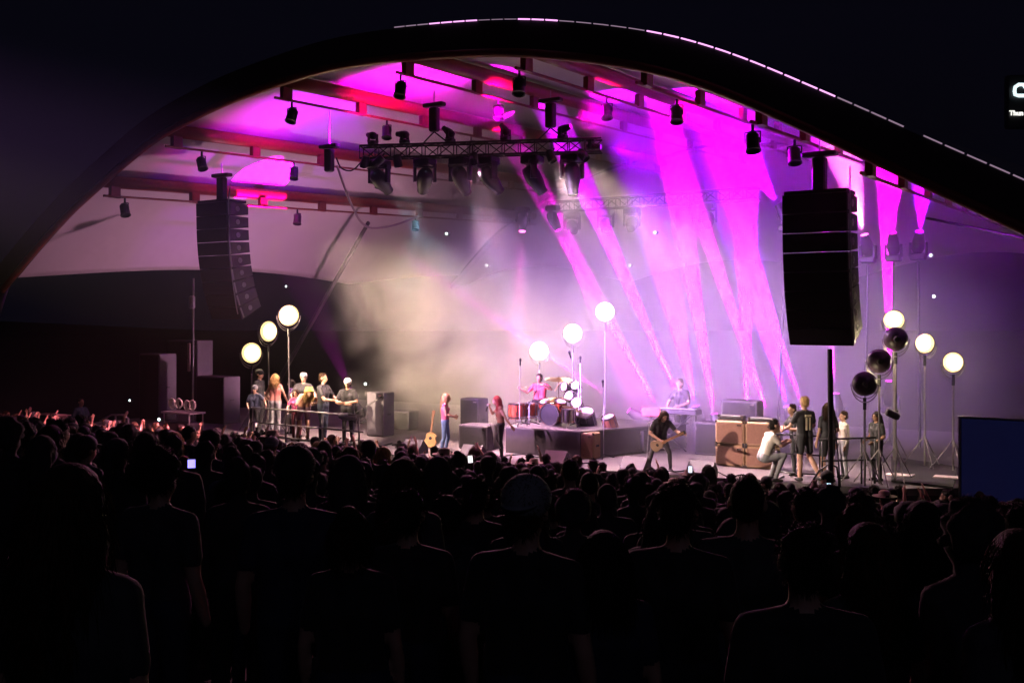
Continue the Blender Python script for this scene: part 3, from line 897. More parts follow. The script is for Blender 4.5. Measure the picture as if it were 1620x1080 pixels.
scoop(906, 527, 5.6, fc(906, 5.6), 'middle of the three white discs behind the drummer', power=160, col=TANL, r=.28, glow=LB, ang=140)
scoop(957, 493, 6.0, fc(957, 6.0), 'highest of the three white discs behind the drummer', power=160, col=TANL, r=.28, glow=LB, ang=140)
bd = V((.25, .97, 0))
scoop(1368, 607, .0, bd, 'lowest of the three dark-backed lamps beside the right rail', power=60, r=.235)
scoop(1391, 571, .5, bd, 'middle of the three dark-backed lamps beside the right rail', power=60, r=.235)
scoop(1417, 536, 1.0, bd, 'highest of the three dark-backed lamps beside the right rail', power=60, r=.235)
scoop(1414, 506, 4.0, fc(1414, 4.0, 0, .25), 'lit lamp peeking over the highest dark-backed lamp', power=60, r=.24)
scoop(1463, 543, 3.4, fc(1463, 3.4, -.5, .1), 'lit yellow lamp on a thin stand, second from the right edge', power=80, r=.225)
scoop(1508, 573, 3.0, fc(1508, 3.0, .35), 'lit lamp on the rightmost thin stand', power=80, r=.225)
# --- drum riser and kit
RZ = DECK + .66
RIS = mat('riser_black', (0.06, 0.05, 0.062), .7)
s0 = ST(PT(800, 500, .6))[0]; s1 = ST(PT(912, 500, .6))[0]
g = thing('drum_riser', SP((s0 + s1) / 2 + .6, 2.2, DECK), 'black drum riser box under the drummer and his kit', 'platform')
prism(MB(), [SP(s0, .6), SP(s1 + .1, .6), SP(s1 + 1.5, 3.8), SP(s0, 3.8)], DECK + .01, RZ - .04).build('skirt', RIS, g)
prism(MB(), [SP(s0 - .03, .57), SP(s1 + .13, .57), SP(s1 + 1.55, 3.84), SP(s0 - .03, 3.84)], RZ - .038, RZ).build('top', PLANK, g)
DR = mat('red_drum_shell', (0.32, 0.05, 0.02), .25, var=.3, scale=5)
DK = mat('dark_drum_shell', (0.03, 0.03, 0.035), .25)
HEADM = mat('drum_head', (0.55, 0.5, 0.5), .4)
DHEAD = mat('dark_drum_head', (0.02, 0.02, 0.025), .25)
BRASS = mat('cymbal_brass', (0.45, 0.28, 0.10), .3, 1.0)
def drum(c, ax, r, L, shell, head, label, name='drum', group='drums of the kit', rings=True):
    c = V(c); ax = V(ax).normalized()
    g = thing(name, c, label, 'drum', group)
    MB().lathe(c - ax * L / 2, ax, [(r, 0), (r * 1.01, L * .5), (r, L)], 22).build('shell', shell, g, True)
    MB().lathe(c + ax * L / 2, ax, [(r * .98, -.005), (0, 0)], 22).build('drum_head', head, g)
    MB().lathe(c - ax * L / 2, -ax, [(r * .98, -.005), (0, 0)], 22).build('drum_head', head, g)
    mb = MB()
    for e in (-1, 1): mb.lathe(c + ax * e * (L / 2 - .02), ax, [(r * 1.0, 0), (r * 1.07, 0), (r * 1.07, .04), (r * .97, .04)], 22)
    u_ = ax.orthogonal().normalized(); w_ = ax.cross(u_)
    for k in range(8):
        a = k * math.pi / 4; o_ = (u_ * math.cos(a) + w_ * math.sin(a)) * r * 1.05
        mb.tube([c + o_ - ax * L * .45, c + o_ + ax * L * .45], .008, 5)
    mb.build('hoops', CHROME, g)
    return g
def legs3(g, c, z0, r, n=3, top=None):
    for k in range(n):
        a = 2 * math.pi * k / n + .4
        MB().tube([V((c.x + r * math.cos(a), c.y + r * math.sin(a), top if top else c.z)), V((c.x + r * 1.25 * math.cos(a), c.y + r * 1.25 * math.sin(a), z0))], .01, 5).build('leg', CHROME, g)
bdc = PT(875, 661, 1.5); bdc.z = RZ + .275
drum(bdc, NF, .27, .4, DR, DHEAD, 'bass drum with a black head and chrome hoop in the kit centre', 'bass_drum')
for k, (px, py, t, r, L, sh, lab) in enumerate([(818, 660, 1.4, .22, .38, DR, 'left red-brown floor tom of the kit'), (838, 659, 1.8, .2, .36, DR, 'second red-brown floor tom, right of the left one'), (899, 662, 1.2, .17, .32, CHROME, 'shiny chrome drum right of the bass drum')]):
    c = PT(px, py, t); c.z = RZ + .12 + L / 2
    g = drum(c, (0, 0, 1), r, L, sh, HEADM, lab, 'floor_tom'); legs3(g, c, RZ + .005, r * 1.05)
for px, py, t, r, L, ax, sh, lab in [(862, 640, 1.7, .15, .2, (-.2, -.4, 1), DR, 'small red rack tom left above the bass drum'), (886, 640, 1.7, .15, .2, (.1, -.4, 1), DR, 'small red rack tom right above the bass drum'), (848, 645, 2.0, .17, .13, (0, -.2, 1), CHROME, 'chrome snare drum in front of the drummer')]:
    c = PT(px, py, t); g = drum(c, ax, r, L, sh, HEADM, lab, 'rack_tom')
    MB().tube([c - Z3 * L * .4, V((c.x, c.y, RZ))], .015, 6).build('stand', CHROME, g)
for px, py, t, r, L, ax, lab in [(927, 664, 1.9, .24, .46, (-.25, -.5, .9), 'large dark drum with violet-lit head right of the riser'), (903, 628, 2.2, .14, .2, (-.6, -.7, .3), 'chrome bongo turned to the front'), (912, 612, 2.2, .12, .2, (-.4, -.8, .5), 'topmost chrome bongo of the shiny cluster'), (896, 612, 2.2, .12, .18, (-.7, -.6, .2), 'chrome bongo left of the topmost one'), (913, 640, 2.0, .15, .22, (-.3, -.8, .5), 'lowest chrome bongo in the cluster')]:
    c = PT(px, py, t); ch = 'bongo' in lab
    g = drum(c, ax, r, L, CHROME if ch else DK, HEADM, lab, 'bongo' if ch else 'conga_drum')
    MB().tube([c, V((c.x, c.y, RZ if px < 920 else DECK))], .016, 6).build('stand', CHROME, g)
c = PT(967, 676, 1.8); g = drum(c, (-.35, -.3, 1), .17, .6, mat('wood_shell', (.30, .13, .06), .35, var=.3, scale=4), HEADM, 'tilted reddish wooden conga right of the dark drum', 'conga_drum'); legs3(g, c, DECK, .16)
def cymbal(px, py, t, r, tilt, label, z0=RZ):
    c = PT(px, py, t); ax = V((tilt, -.12, 1)).normalized()
    g = thing('cymbal', V((c.x, c.y, z0)), label, 'cymbal', 'cymbals of the kit')
    MB().lathe(c, ax, [(r, -.02), (r * .5, .0), (r * .2, .012), (r * .12, .035), (0, .04)], 24).build('plate', BRASS, g, True)
    MB().tube([c + ax * .07, c - ax * .05, V((c.x, c.y, z0 + .45)), V((c.x, c.y, z0 + .02))], .013, 6).build('stand', CHROME, g)
    for k in range(3):
        a = 2.1 * k
        MB().tube([V((c.x, c.y, z0 + .3)), V((c.x + .25 * math.cos(a), c.y + .25 * math.sin(a), z0 + .01))], .01, 5).build('leg', CHROME, g)
cymbal(884, 599, 2.4, .36, .03, 'high wide cymbal right of the drummer')
cymbal(880, 631, 1.9, .34, -.05, 'lower cymbal above the right rack tom')
cymbal(831, 641, 2.3, .22, .1, 'hi-hat cymbal left of the drummer')
cymbal(905, 645, 1.6, .26, .25, 'tilted cymbal in front of the chrome bongos')
def mic_stand(px_top, py_top, px_b, t, z0, label, boom=None, fold=True):
    a = PT(px_top, py_top, t); b = PTz(px_b, t, z0)
    g = thing('microphone_stand', b, label, 'microphone stand', 'microphone stands on stage')
    MB().tube([b + Z3 * .02, a], .011, 6).build('pole', ALU, g)
    tip = a
    if boom:
        tip = PT(boom[0], boom[1], t - .2)
        MB().tube([a - (tip - a) * .3, tip], .009, 6).build('boom', ALU, g)
    MB().lathe(tip - Z3 * .0, (tip - a if boom else Z3), [(.0, 0), (.018, .0), (.02, .1), (.03, .13), (.03, .17), (.0, .2)], 8).build('microphone', BLACK, g, True)
    for k in range(3):
        an = 2.1 * k + .3
        MB().tube([b + Z3 * .1, b + V((.28 * math.cos(an), .28 * math.sin(an), .01))], .01, 5).build('leg', BLACK, g)
mic_stand(822, 640, 822, 1.0, RZ, 'tall thin stand left of the drummer', (823, 578))
mic_stand(837, 642, 837, 1.2, RZ, 'short boom stand reaching towards the hi-hat', (845, 625))
mic_stand(915, 612, 916, 1.6, RZ, 'tall boom stand over the chrome bongos', (903, 566))
mic_stand(918, 575, 919, 1.9, RZ, 'tallest straight stand right of the drum kit')
mic_stand(955, 640, 955, 1.0, DECK, 'boom stand between dark drum and wooden conga', (954, 612))
mic_stand(1027, 668, 1022, -.4, DECK, 'microphone stand at the bass player face', (1036, 664))
mic_stand(570, 648, 552, -.6, DECK, 'boom stand lit white at the left end of the rail', (598, 631))
mic_stand(545, 652, 541, .3, DECK, 'short stand right in front of the man with folded arms', (549, 655))
# --- amplifiers
TAN = mat('tan_tolex', (0.40, 0.26, 0.15), .6, scale=40, bump=.3)
CLO = mat('brown_grille_cloth', (0.27, 0.15, 0.10), .85, scale=70, var=.3)
def cab(s, t, z, w, d, h, label, body=None, cloth=None, name='guitar_cabinet', cat='amplifier', group='guitar cabinets', yaw=0.0):
    c = SP(s, t, z + h / 2); g = thing(name, SP(s, t, z), label, cat, group)
    f = (NF * math.cos(yaw) + U3 * math.sin(yaw)); r = V((-f.y, f.x, 0)); ax = (r, -f, Z3)
    body = body or TAN; cloth = cloth or CLO
    MB().bbox(c, (w, d, h), ax, .02).build('box', body, g)
    MB().box(c + f * (d / 2 + .004), (w - .09, .01, h - .1), ax).build('grille', cloth, g)
    if group == 'guitar cabinets':
      for sx in (-1, 1):
        for sz in (-1, 1): MB().box(c + r * sx * (w / 2 - .02) + Z3 * sz * (h / 2 - .02) + f * (d / 2 + .008), (.05, .012, .05), ax).build('corner', CHROME, g)
    MB().box(c + Z3 * (h / 2 - .09) + r * (w / 2 - .12) + f * (d / 2 + .011), (.10, .006, .03), ax).build('badge', CHROME, g)
    for sx in (-1, 1): MB().box(c + r * sx * (w / 2 + .006), (.012, .14, .05), ax).build('handle', BLACK, g)
sa = ST(PT(1154, 700, 1.2))[0]; sb = ST(PT(1202, 700, 1.2))[0]
for s, col in ((sa, 'left'), (sb, 'right')):
    cab(s, 1.4, DECK + .02, .68, .36, .48, 'lower tan cabinet of the %s amplifier stack' % col)
    cab(s, 1.4, DECK + .51, .68, .36, .53, 'upper tan cabinet of the %s amplifier stack' % col)
    cab(s, 1.4, DECK + 1.05, .58, .26, .09 if s == sb else .11, 'flat amplifier head lying on the %s tan stack' % col, CABP, GRILLE, 'amplifier_head')
cab(ST(PT(927, 700, .8))[0], .8, DECK + .01, .62, .34, .62, 'single tan cabinet right beside the drum riser')
cab(ST(PT(1170, 650, 3.0))[0], 3.2, DECK + .01, .9, .5, 1.35, 'dark equipment case behind the tan stacks', CABP, GRILLE, 'equipment_case', 'case', 'equipment cases')
cab(ST(PT(602, 660, 1.8))[0], 1.8, DECK + .01, .62, .5, 1.25, 'tall grey upright case between the left crew and singers', mat('grey_case', (.055, .05, .06), .5), mat('grey_case_panel', (.07, .065, .08), .5), 'equipment_case', 'case', 'equipment cases')
cab(ST(PT(748, 690, .6))[0], .9, DECK + .01, .9, .6, .62, 'dark cabinet standing between the two singers', RIS, GRILLE, 'stage_monitor', 'speaker', 'equipment cases')
cab(ST(PT(744, 680, 2.2))[0], 2.4, DECK + .01, .62, .5, 1.15, 'taller dark cabinet behind the two singers', RIS, GRILLE, 'stage_monitor', 'speaker', 'equipment cases')
for px, t, lab in ((640, 3.6, 'low dark case in the smoke behind the acoustic guitar'), (1005, 2.6, 'low case between wooden conga and keyboard'), (985, 3.6, 'case in the haze behind the wooden conga')):
    cab(ST(PT(px, 690, t))[0], t, DECK + .01, .7, .5, .55, lab, CABP, GRILLE, 'equipment_case', 'case', 'equipment cases')
# keyboard rig
kc = PT(1062, 655, 3.2); ks = ST(kc)[0]
g = thing('keyboard', SP(ks, 3.2, DECK), 'long stage keyboard on a stand with red end panel', 'keyboard')
MB().bbox(SP(ks, 3.2, DECK + 1.0), (1.5, .4, .13), (U3, V3, Z3), .02).build('case', BLACK, g)
MB().box(SP(ks, 3.22, DECK + 1.068), (1.3, .18, .012), (U3, V3, Z3)).build('keys', WHITE if False else mat('keys_white', (.7, .7, .68), .3), g)
MB().bbox(SP(ks - .45, 2.96, DECK + .98), (.5, .06, .22), (U3, V3, Z3), .01).build('end_panel', mat('red_panel', (.6, .04, .05), .4), g)  # red is the panel's base colour
for sx in (-1, 1):
    MB().tube([SP(ks + sx * .6, 3.05, DECK + .93), SP(ks - sx * .45, 3.1, DECK + .01)], .018, 6).build('leg', BLACK, g)
    MB().tube([SP(ks + sx * .6, 3.35, DECK + .93), SP(ks + sx * .6, 3.35, DECK + .01)], .018, 6).build('leg', BLACK, g)
cab(ks + 1.2, 3.0, DECK + .01, .8, .5, .8, 'low dark table case right of the keyboard', CABP, GRILLE, 'equipment_case', 'case', 'equipment cases')
# guitars
def guitar(base, top, body_ctr, nrm, label, col, wood, parent_z=None, s=1.0, electric=False):
    base, top = V(base), V(top); d = (top - base).normalized(); nrm = V(nrm); nrm = (nrm - d * nrm.dot(d)).normalized(); w = d.cross(nrm)
    g = thing('guitar', base, label, 'guitar')
    L = (top - base).length; th = .05 if electric else .10; pr = []
    n = 28
    for i in range(n):
        a = 2 * math.pi * i / n; y = -math.cos(a)
        hw = .2 * s * (1 - .12 * y) * (1 - .28 * math.exp(-((y - .15) / .28) ** 2))
        x = math.sin(a) * hw
        pr.append((x, (y + 1) * .23 * s * (1.0)))
    vs = [base + w * x + d * y + nrm * (sg * th / 2) for sg in (-1, 1) for x, y in pr]
    fs = [tuple(range(n - 1, -1, -1)), tuple(range(n, 2 * n))] + [(i, (i + 1) % n, n + (i + 1) % n, n + i) for i in range(n)]
    MB().add(vs, fs).build('body', wood, g)
    MB().lathe(base + d * .27 * s + nrm * (th / 2 + .002), nrm, [(.05 * s, 0), (0, .001)], 14).build('sound_hole', BLACK, g)
    nk = MB(); nk.box(base + d * (.44 * s + L) / 2 + nrm * (th / 2 + .005), (.05, L - .5 * s, .025), (w, d, nrm)); 
    nk.build('neck', mat('neck_wood', (.25, .13, .06), .4), g)
    MB().box(top - d * .06 + nrm * (th / 2), (.075, .15, .02), (w, d, nrm)).build('headstock', BLACK if electric else mat('neck_wood', (.25, .13, .06), .4), g)
gb = PT(680, 707, .2); gt = PT(687, 650, .35)
guitar(gb, gt, None, CAMD(gb) + V((-.3, 0, 0)), 'tan acoustic guitar standing at the left of the singers', None, mat('spruce', (.55, .32, .12), .35, var=.15, scale=12), s=.85)
# --- rails
RAILM = mat('galvanised_rail', (.42, .40, .42), .35, .8)
def rail(name, paths, label, r=.022, m=RAILM, cat='railing', part='rail'):
    P0 = V(paths[0][0]); g = thing(name, P0, label, cat)
    for i, pth in enumerate(paths): MB().tube(pth, r, 8).build(part if i < 3 else 'post', m, g, True)
    return g
def D(px, t, z): return PTz(px, t, z)
rail('crew_railing', [[D(398, -.5, 2.25), D(470, -.7, 2.27), D(575, -.8, 2.27)], [D(398, -.5, 1.85), D(575, -.8, 1.85)], [D(398, -.5, 1.5), D(575, -.8, 1.5)],
     [D(452, -.65, 2.26), D(452, -.65, 1.4)], [D(400, -.5, 2.25), D(400, -.5, 1.4)], [D(568, -.8, 2.27), D(568, -.8, 1.4)], [D(510, -.72, 2.27), D(510, -.72, 1.4)]], 'grey tube railing in front of the crew at the left stage edge')
rail('stair_railing', [[D(1266, -.6, 1.1), D(1296, -.6, 1.75), D(1313, -.6, 1.9), D(1324, -.6, 1.84), D(1327, -.6, 1.6), D(1328, -.6, 1.2)], [D(1297, -.3, 2.33), D(1386, .6, 2.33)], [D(1300, -.3, 1.9), D(1384, .6, 1.88)],
     [D(1301, -.2, 2.33), D(1301, -.2, 1.4)], [D(1363, .4, 2.33), D(1363, .4, 1.4)], [D(1384, .6, 2.33), D(1384, .6, 1.4)]], 'dark tube railing with a curved stair handle at the right stage edge', .02, BLACK)
rail('crew_barrier', [[D(1222, .4, 2.3), D(1300, .5, 2.3)], [D(1222, .4, 1.9), D(1300, .5, 1.9)], [D(1222, .4, 1.5), D(1300, .5, 1.5)], [D(1224, .4, 2.3), D(1224, .4, 1.41)], [D(1297, .5, 2.3), D(1297, .5, 1.41)]], 'low dark barrier the right-hand crew lean on', .016, BLACK)
g = thing('speaker_support_pole', D(1316, -.9, 0), 'tall dark pole under the right speaker array with a loose cable', 'pole')
MB().tube([D(1315, -.9, .6), PT(1313, 552, -.9)], .05, 8).build('pole', BLACK, g)
MB().tube([D(1330, -.9, 1.5), PT(1318, 640, -.9), PT(1316, 560, -.9)], .012, 5).build('cable', BLACK, g)
rail('steps_railing', [[PT(158, 666, -.5), PT(176, 656, -.5), PT(196, 656, -.5), PT(203, 662, -.4), PT(204, 700, -.4)], [PT(183, 656, -.5), PT(183, 700, -.5)]], 'bent steel handrail lit white at the far left of the crowd', .03, RAILM)
# stage side wedge and black riser under lamps
g = thing('side_platform', D(1462, 2.2, 0), 'low black platform carrying the right-hand lamp stands', 'platform')
prism(MB(), [D(1412, .9, 0), D(1505, .7, 0), D(1512, 3.6, 0), D(1412, 4.6, 0)], .0, DECK + .012).build('box', RIS, g)
prism(MB(), [D(1410, .86, 0), D(1508, .66, 0), D(1515, 3.66, 0), D(1410, 4.66, 0)], DECK + .014, DECK + .05).build('top', DARKCLOTH, g)
# white base plates
for px, t, lab in ((1424, 1.6, 'small white plate on the dark platform at left'), (1500, 1.8, 'small white plate beside the rightmost lamp stand')):
    tag(MB().bbox(D(px, t, DECK + .065), (.55, .3, .03), (U3, V3, Z3), .01).build('base_plate', mat('plate_white', (.7, .6, .6), .5), loc=D(px, t, DECK + .05)), lab, 'plate')
# flat wedge light fixture clipped to stand
g = thing('par_light', PT(1412, 655, .6), 'flat dark fixture clamped halfway up a lamp stand', 'stage light')
MB().bbox(PT(1412, 655, .6), (.28, .3, .14), (V((.8, -.3, -.4)).normalized(), V((.3, .95, 0)).normalized(), V((.8, -.3, -.4)).normalized().cross(V((.3, .95, 0)).normalized())), .03).build('housing', BLACK, g)
MB().tube([PT(1412, 655, .6), PT(1420, 650, .9)], .02, 6).build('clamp', BLACK, g)
# --- blue video screen at the right
p0 = PT(1518, 659, -2.2); s_, t_ = ST(p0)
g = thing('video_screen', SP(s_, t_, 0), 'dim blue screen in a thin silver frame at the right edge', 'screen')
zt = p0.z; zb = .55; w = 4.2
MB().box(SP(s_ + w / 2, t_ + .09, (zt + zb) / 2), (w, .14, zt - zb), (U3, V3, Z3)).build('cabinet', BLACK, g)
scr = mat('blue_screen', (0.02, 0.02, 0.05), .5, emit=(.022, .028, .16), es=.11, var=.6, scale=.6)
MB().box(SP(s_ + w / 2, t_ + .012, (zt + zb) / 2), (w - .06, .01, zt - zb - .06), (U3, V3, Z3)).build('display', scr, g)
mb = MB(); mb.box(SP(s_ + w / 2, t_, zt), (w + .04, .05, .035), (U3, V3, Z3)); mb.box(SP(s_, t_, (zt + zb) / 2), (.035, .05, zt - zb), (U3, V3, Z3)); mb.build('frame', ALU, g)
for dx in (.3, w - .3): MB().box(SP(s_ + dx, t_ + .1, zb / 2), (.1, .3, zb), (U3, V3, Z3)).build('leg', BLACK, g)
# --- distant lit sign at the right: one big letter cut by the frame over a line of small writing
def text_obj(body, size, loc, d, m, parent, ext=.05, name='letter'):
    cu = bpy.data.curves.new(name, 'FONT'); cu.body = body; cu.size = size; cu.extrude = ext
    cu.offset = size * .03
    o = bpy.data.objects.new(name, cu); SC.collection.objects.link(o)
    dg = bpy.context.evaluated_depsgraph_get(); me = bpy.data.meshes.new_from_object(o.evaluated_get(dg)); bpy.data.objects.remove(o)
    d = V(d); d.z = 0; d.normalize(); r = V((-d.y, d.x, 0))
    M = Matrix.Translation(V(loc)) @ Matrix((r, Z3, d)).transposed().to_4x4()
    me.transform(WORLD_OF(parent).inverted() @ M); me.materials.clear(); me.materials.append(m)
    o = bpy.data.objects.new(name, me); SC.collection.objects.link(o); o.parent = parent
    return o
def px3(px, py, Y): return V(((px - 810) / F * Y, Y, EYE - (py - HOR) * Y / F))
SGN = mat('sign_glow', (.9, 1, 1), .4, emit=(.75, .97, 1.0), es=1.6)
SGW = mat('sign_glow_warm', (1, 1, .95), .4, emit=(1.0, 1.0, .92), es=1.5)
Ys = 95.0; c = px3(1640, 160, Ys)
g = thing('lit_sign', V((c.x, c.y, 0)), 'white lit sign on a dark tower at the upper right, letter cut by the edge', 'sign')
MB().bbox(V((c.x, c.y + .6, c.z)), (5.2, .8, 5.0), None, .1).build('panel', BLACK, g)
MB().tube([V((c.x, c.y + .8, 0)), V((c.x, c.y + .8, c.z - 2.4))], .45, 10).build('mast', BLACK, g)
# the visible stroke: rounded C with a bar, as a bent tube
mb = MB()
pts = [(1623, 139), (1619, 134), (1612, 134), (1606, 138), (1605, 144), (1606, 150), (1611, 151.5), (1623, 151.5)]
pth = [px3(a, b, Ys) for a, b in pts]
mb.tube(pth, .17, 8); mb.build('letter', SGN, g)
text_obj('Thun', .62, px3(1597, 182.5, Ys), (0, -1, 0), SGW, g, .04, 'lettering')
# left equipment: coils, cases, box
def coil_trolley():
    p = PT(290, 668, -.4); g = thing('cable_trolley', V((p.x, p.y, 0)), 'equipment trolley with pale coiled cables on top, left of the crew', 'trolley')
    PALE = mat('pale_cable', (.55, .62, .5), .5)
    for i, (px, py) in enumerate(((272, 638), (283, 638), (296, 641), (304, 641))):
        c = PT(px, py, -.5); mb = MB(); rr = .13
        for k in range(3): mb.tube([c + U3 * (rr - .02 * k) * math.cos(a) + Z3 * (rr * 1.1 - .02 * k) * math.sin(a) + V3 * .03 * k for a in [2 * math.pi * j / 14 for j in range(15)]], .02, 5)
        mb.build('cable_coil', PALE, g, True)
    z = PT(290, 652, -.4).z
    MB().box(V((p.x, p.y, z)), (1.25, .6, .05), (U3, V3, Z3)).build('tray', ALU, g)
    for sx in (-1, 1):
        for sy in (-1, 1): MB().tube([V((p.x, p.y, z)) + U3 * sx * .55 + V3 * sy * .25, V((p.x, p.y, .1)) + U3 * sx * .55 + V3 * sy * .25], .02, 6).build('leg', ALU, g)
    MB().bbox(V((p.x, p.y, z - .55)), (.9, .5, .5), (U3, V3, Z3)).build('drawer', CABP, g)
coil_trolley()
g = thing('pink_box', PT(93, 661, -1.2), 'small pinkish box standing above the heads at far left', 'box')
MB().bbox(PT(94, 661, -1.2), (.42, .3, .24), (U3, V3, Z3), .02).build('carton', mat('carton', (.5, .33, .33), .8), g)
MB().box(PT(84, 655.5, -1.2), (1.3, .4, .025), (U3, V3, Z3)).build('lid', mat('carton_lid', (.3, .2, .2), .8), g)
MB().tube([PT(92, 664, -1.2), D(92, -1.2, 0)], .04, 6).build('post', BLACK, g)
for (px, t, w_, h_, lab) in ((345, 2.0, 1.3, 1.5, 'black flight case left of the crew'), (250, 1.5, 1.0, 2.2, 'tall dark rack at the far left of the stage'), (300, 3.5, 1.6, 2.6, 'tall draped rack behind the cable trolley')):
    s, _ = ST(PT(px, 600, t)); cab(s, t, DECK, w_, .7, h_, lab, CABP, GRILLE, 'flight_case', 'case', 'equipment cases')
g = thing('pole_fixture', D(305, 1.0, DECK), 'slim pale pole with a clamp beside the left speaker array', 'pole')
MB().tube([D(305, 1.0, DECK), PT(306, 440, 1.0)], .03, 8).build('pole', ALU, g)
MB().bbox(PT(304, 478, .95), (.16, .16, .4), None, .03).build('clamp', ALU, g)
MB().bbox(PT(299, 565, .95), (.08, .1, .9), None, .02).build('bracket', mat('pinkish_bracket', (.3, .2, .2), .5), g)
# small lit dots in the dark
DOT = mat('small_lamp', (1, 1, 1), .3, emit=(.85, 1, .95), es=4)
for px, py, t, lab in ((454, 453, 12.5, 'tiny white light below the canopy, above the left lamps'), (580, 607, 4, 'tiny white light right of the man with folded arms'), (1473, 404, 9, 'tiny white light in the haze under the festoon line'), (1478, 469, 8, 'tiny white light pair in the dark right of the stage'), (254, 663, 0, 'tiny white light over the crowd beside the steel handrail'), (207, 633, 9, 'tiny greenish light far away at the left'), (997, 420, 9.5, 'tiny light in the haze above the highest disc'), (708, 370, 6, 'tiny pink light in the smoke below the front truss'), (771, 420, 7, 'faint tiny light in the smoke left of the pink beam'), (1037, 368, 6, 'tiny pink light under the second truss')):
    c = PT(px, py, t); g = thing('small_lamp', c, lab, 'lamp', 'tiny lamps in the dark')
    MB().lathe(c - V3 * .05, V3, [(.045, 0), (.055, .05), (.05, .16), (.0, .17)], 10).build('housing', BLACK, g, True)
    vs, fs = ellipsoid(c - V3 * .06, .045, .045, .045, None, 8, 6); MB().add(vs, fs).build('bulb', DOT, g, True)

def wedge(px, t, lab):
    c = D(px, t, DECK + .012); g = thing('monitor_wedge', c, lab, 'speaker', 'floor monitors at the stage edge')
    w, d_, h = .56, .42, .34
    vs = [c + U3 * sx * w / 2 + V3 * y + Z3 * z for sx in (-1, 1) for y, z in ((-.21, 0), (.21, 0), (.21, .16), (.02, h), (-.21, .1))]
    MB().add(vs, [(4, 3, 2, 1, 0), (5, 6, 7, 8, 9), (0, 1, 6, 5), (1, 2, 7, 6), (2, 3, 8, 7), (3, 4, 9, 8), (4, 0, 5, 9)]).build('cabinet', CABP, g)
    MB().box(c + V3 * .13 + Z3 * .262, (.48, .012, .21), (U3, (V3 * .72 + Z3 * -.7).normalized().cross(U3), (V3 * .72 + Z3 * -.7).normalized())).build('grille', GRILLE, g)
for px, t, lab in ((655, -.75, 'floor wedge at the left of the acoustic guitar'), (748, -.85, 'floor wedge between the two singers'), (880, -.75, 'floor wedge below the bass drum'), (1005, -.75, 'floor wedge left of the bass player'), (1110, -.6, 'floor wedge right of the bass player')):
    wedge(px, t, lab)
rc = random.Random(5)
for i, (a, b, lab) in enumerate(((620, 720, 'cable lying on the deck left of the singers'), (800, 960, 'cable lying on the deck in front of the drum riser'), (980, 1120, 'cable lying on the deck around the bass player'), (1110, 1240, 'cable lying on the deck below the tan stacks'), (520, 640, 'cable lying on the deck behind the crew rail'))):
    pts = [D(a + (b - a) * k / 6, rc.uniform(-.4, .5), DECK + .02) for k in range(7)]
    cable(pts, .014, lab)
# ---------------------------------------------------------------- people on and beside the stage
def world_rz(dx, dy): return math.atan2(dy, dx) - math.pi / 2
def stage_person(px, top_py, t, label, pose, wear, rz, feet=DECK, **k):
    hk = {a: k.pop(a) for a in ('hair', 'hmat', 'hat', 'hatmat') if a in k}
    hgt = k.pop('tall', None)
    k.setdefault('bulk', 1.0 if k.get('female') else 1.1)
    me, I = make_body(pose, wear, .0125, **k)
    p = PTz(px, t, feet)
    # scale so that the head top meets the photograph's head top
    top = I['H'].z + .125
    if hk.get('hat'): top += .02
    want = PT(px, top_py, t).z - feet
    # pose joints are written for the deck; heads may be off the foot axis
    c, s = math.cos(rz), math.sin(rz); hx, hy = I['H'].x, I['H'].y
    sc = max(.8, min(1.15, want / top)) if hgt is None else hgt
    p = p - V((hx * c - hy * s, hx * s + hy * c, 0)) * sc
    print('person %-40s scale %.2f' % (label[:40], want / top))
    return place_person(me, I, p, rz, label, scale=sc, **hk)
LEFT = world_rz(-1, -.1); RIGHT = world_rz(1, .1); CAMW = world_rz(0, -1); AWAY = world_rz(0, 1); AUD = world_rz(NF.x, NF.y)
HANDS_RAIL = dict(ell=(-.27, .14, 1.14), wrl=(-.12, .36, 1.05), elr=(.27, .14, 1.14), wrr=(.12, .36, 1.05))
# singer with blond hair, jeans, turned to the right
stage_person(707, 622, -.6, 'long blond-haired singer in light blue jeans, side on, near the guitar',
    dict(head=(0, .05, 1.60), ell=(-.22, .03, 1.13), wrl=(-.08, .24, 1.06), elr=(.22, .06, 1.14), wrr=(.08, .26, 1.10), knl=(-.10, .07, .50), anl=(-.11, -.02, .09), knr=(.10, -.02, .5), anr=(.11, -.1, .09)),
    dict(shirt=PINKC, pants=DENIM, shoe=SHOE, skin=SKIN), RIGHT - .2, female=True, sleeve='none', hair='mane', hmat=H_BLOND)
# singer with auburn hair and vest, microphone at the mouth, facing left
stage_person(785, 626, -.55, 'auburn-haired singer in a brown vest singing into a microphone, towel at hip',
    dict(chest=(0, .02, 1.28), neck=(0, .05, 1.46), head=(0, .13, 1.60), shl=(-.17, .03, 1.40), shr=(.17, .03, 1.40), ell=(-.2, -.12, 1.12), wrl=(-.22, -.26, .93), elr=(.2, .22, 1.22), wrr=(.06, .31, 1.44)),
    dict(shirt=BROWNV, pants=CH, shoe=SHOE, skin=SKIN), LEFT, female=True, sleeve='none', curl=(.3, 1.2), hair='mane', hmat=H_RED)
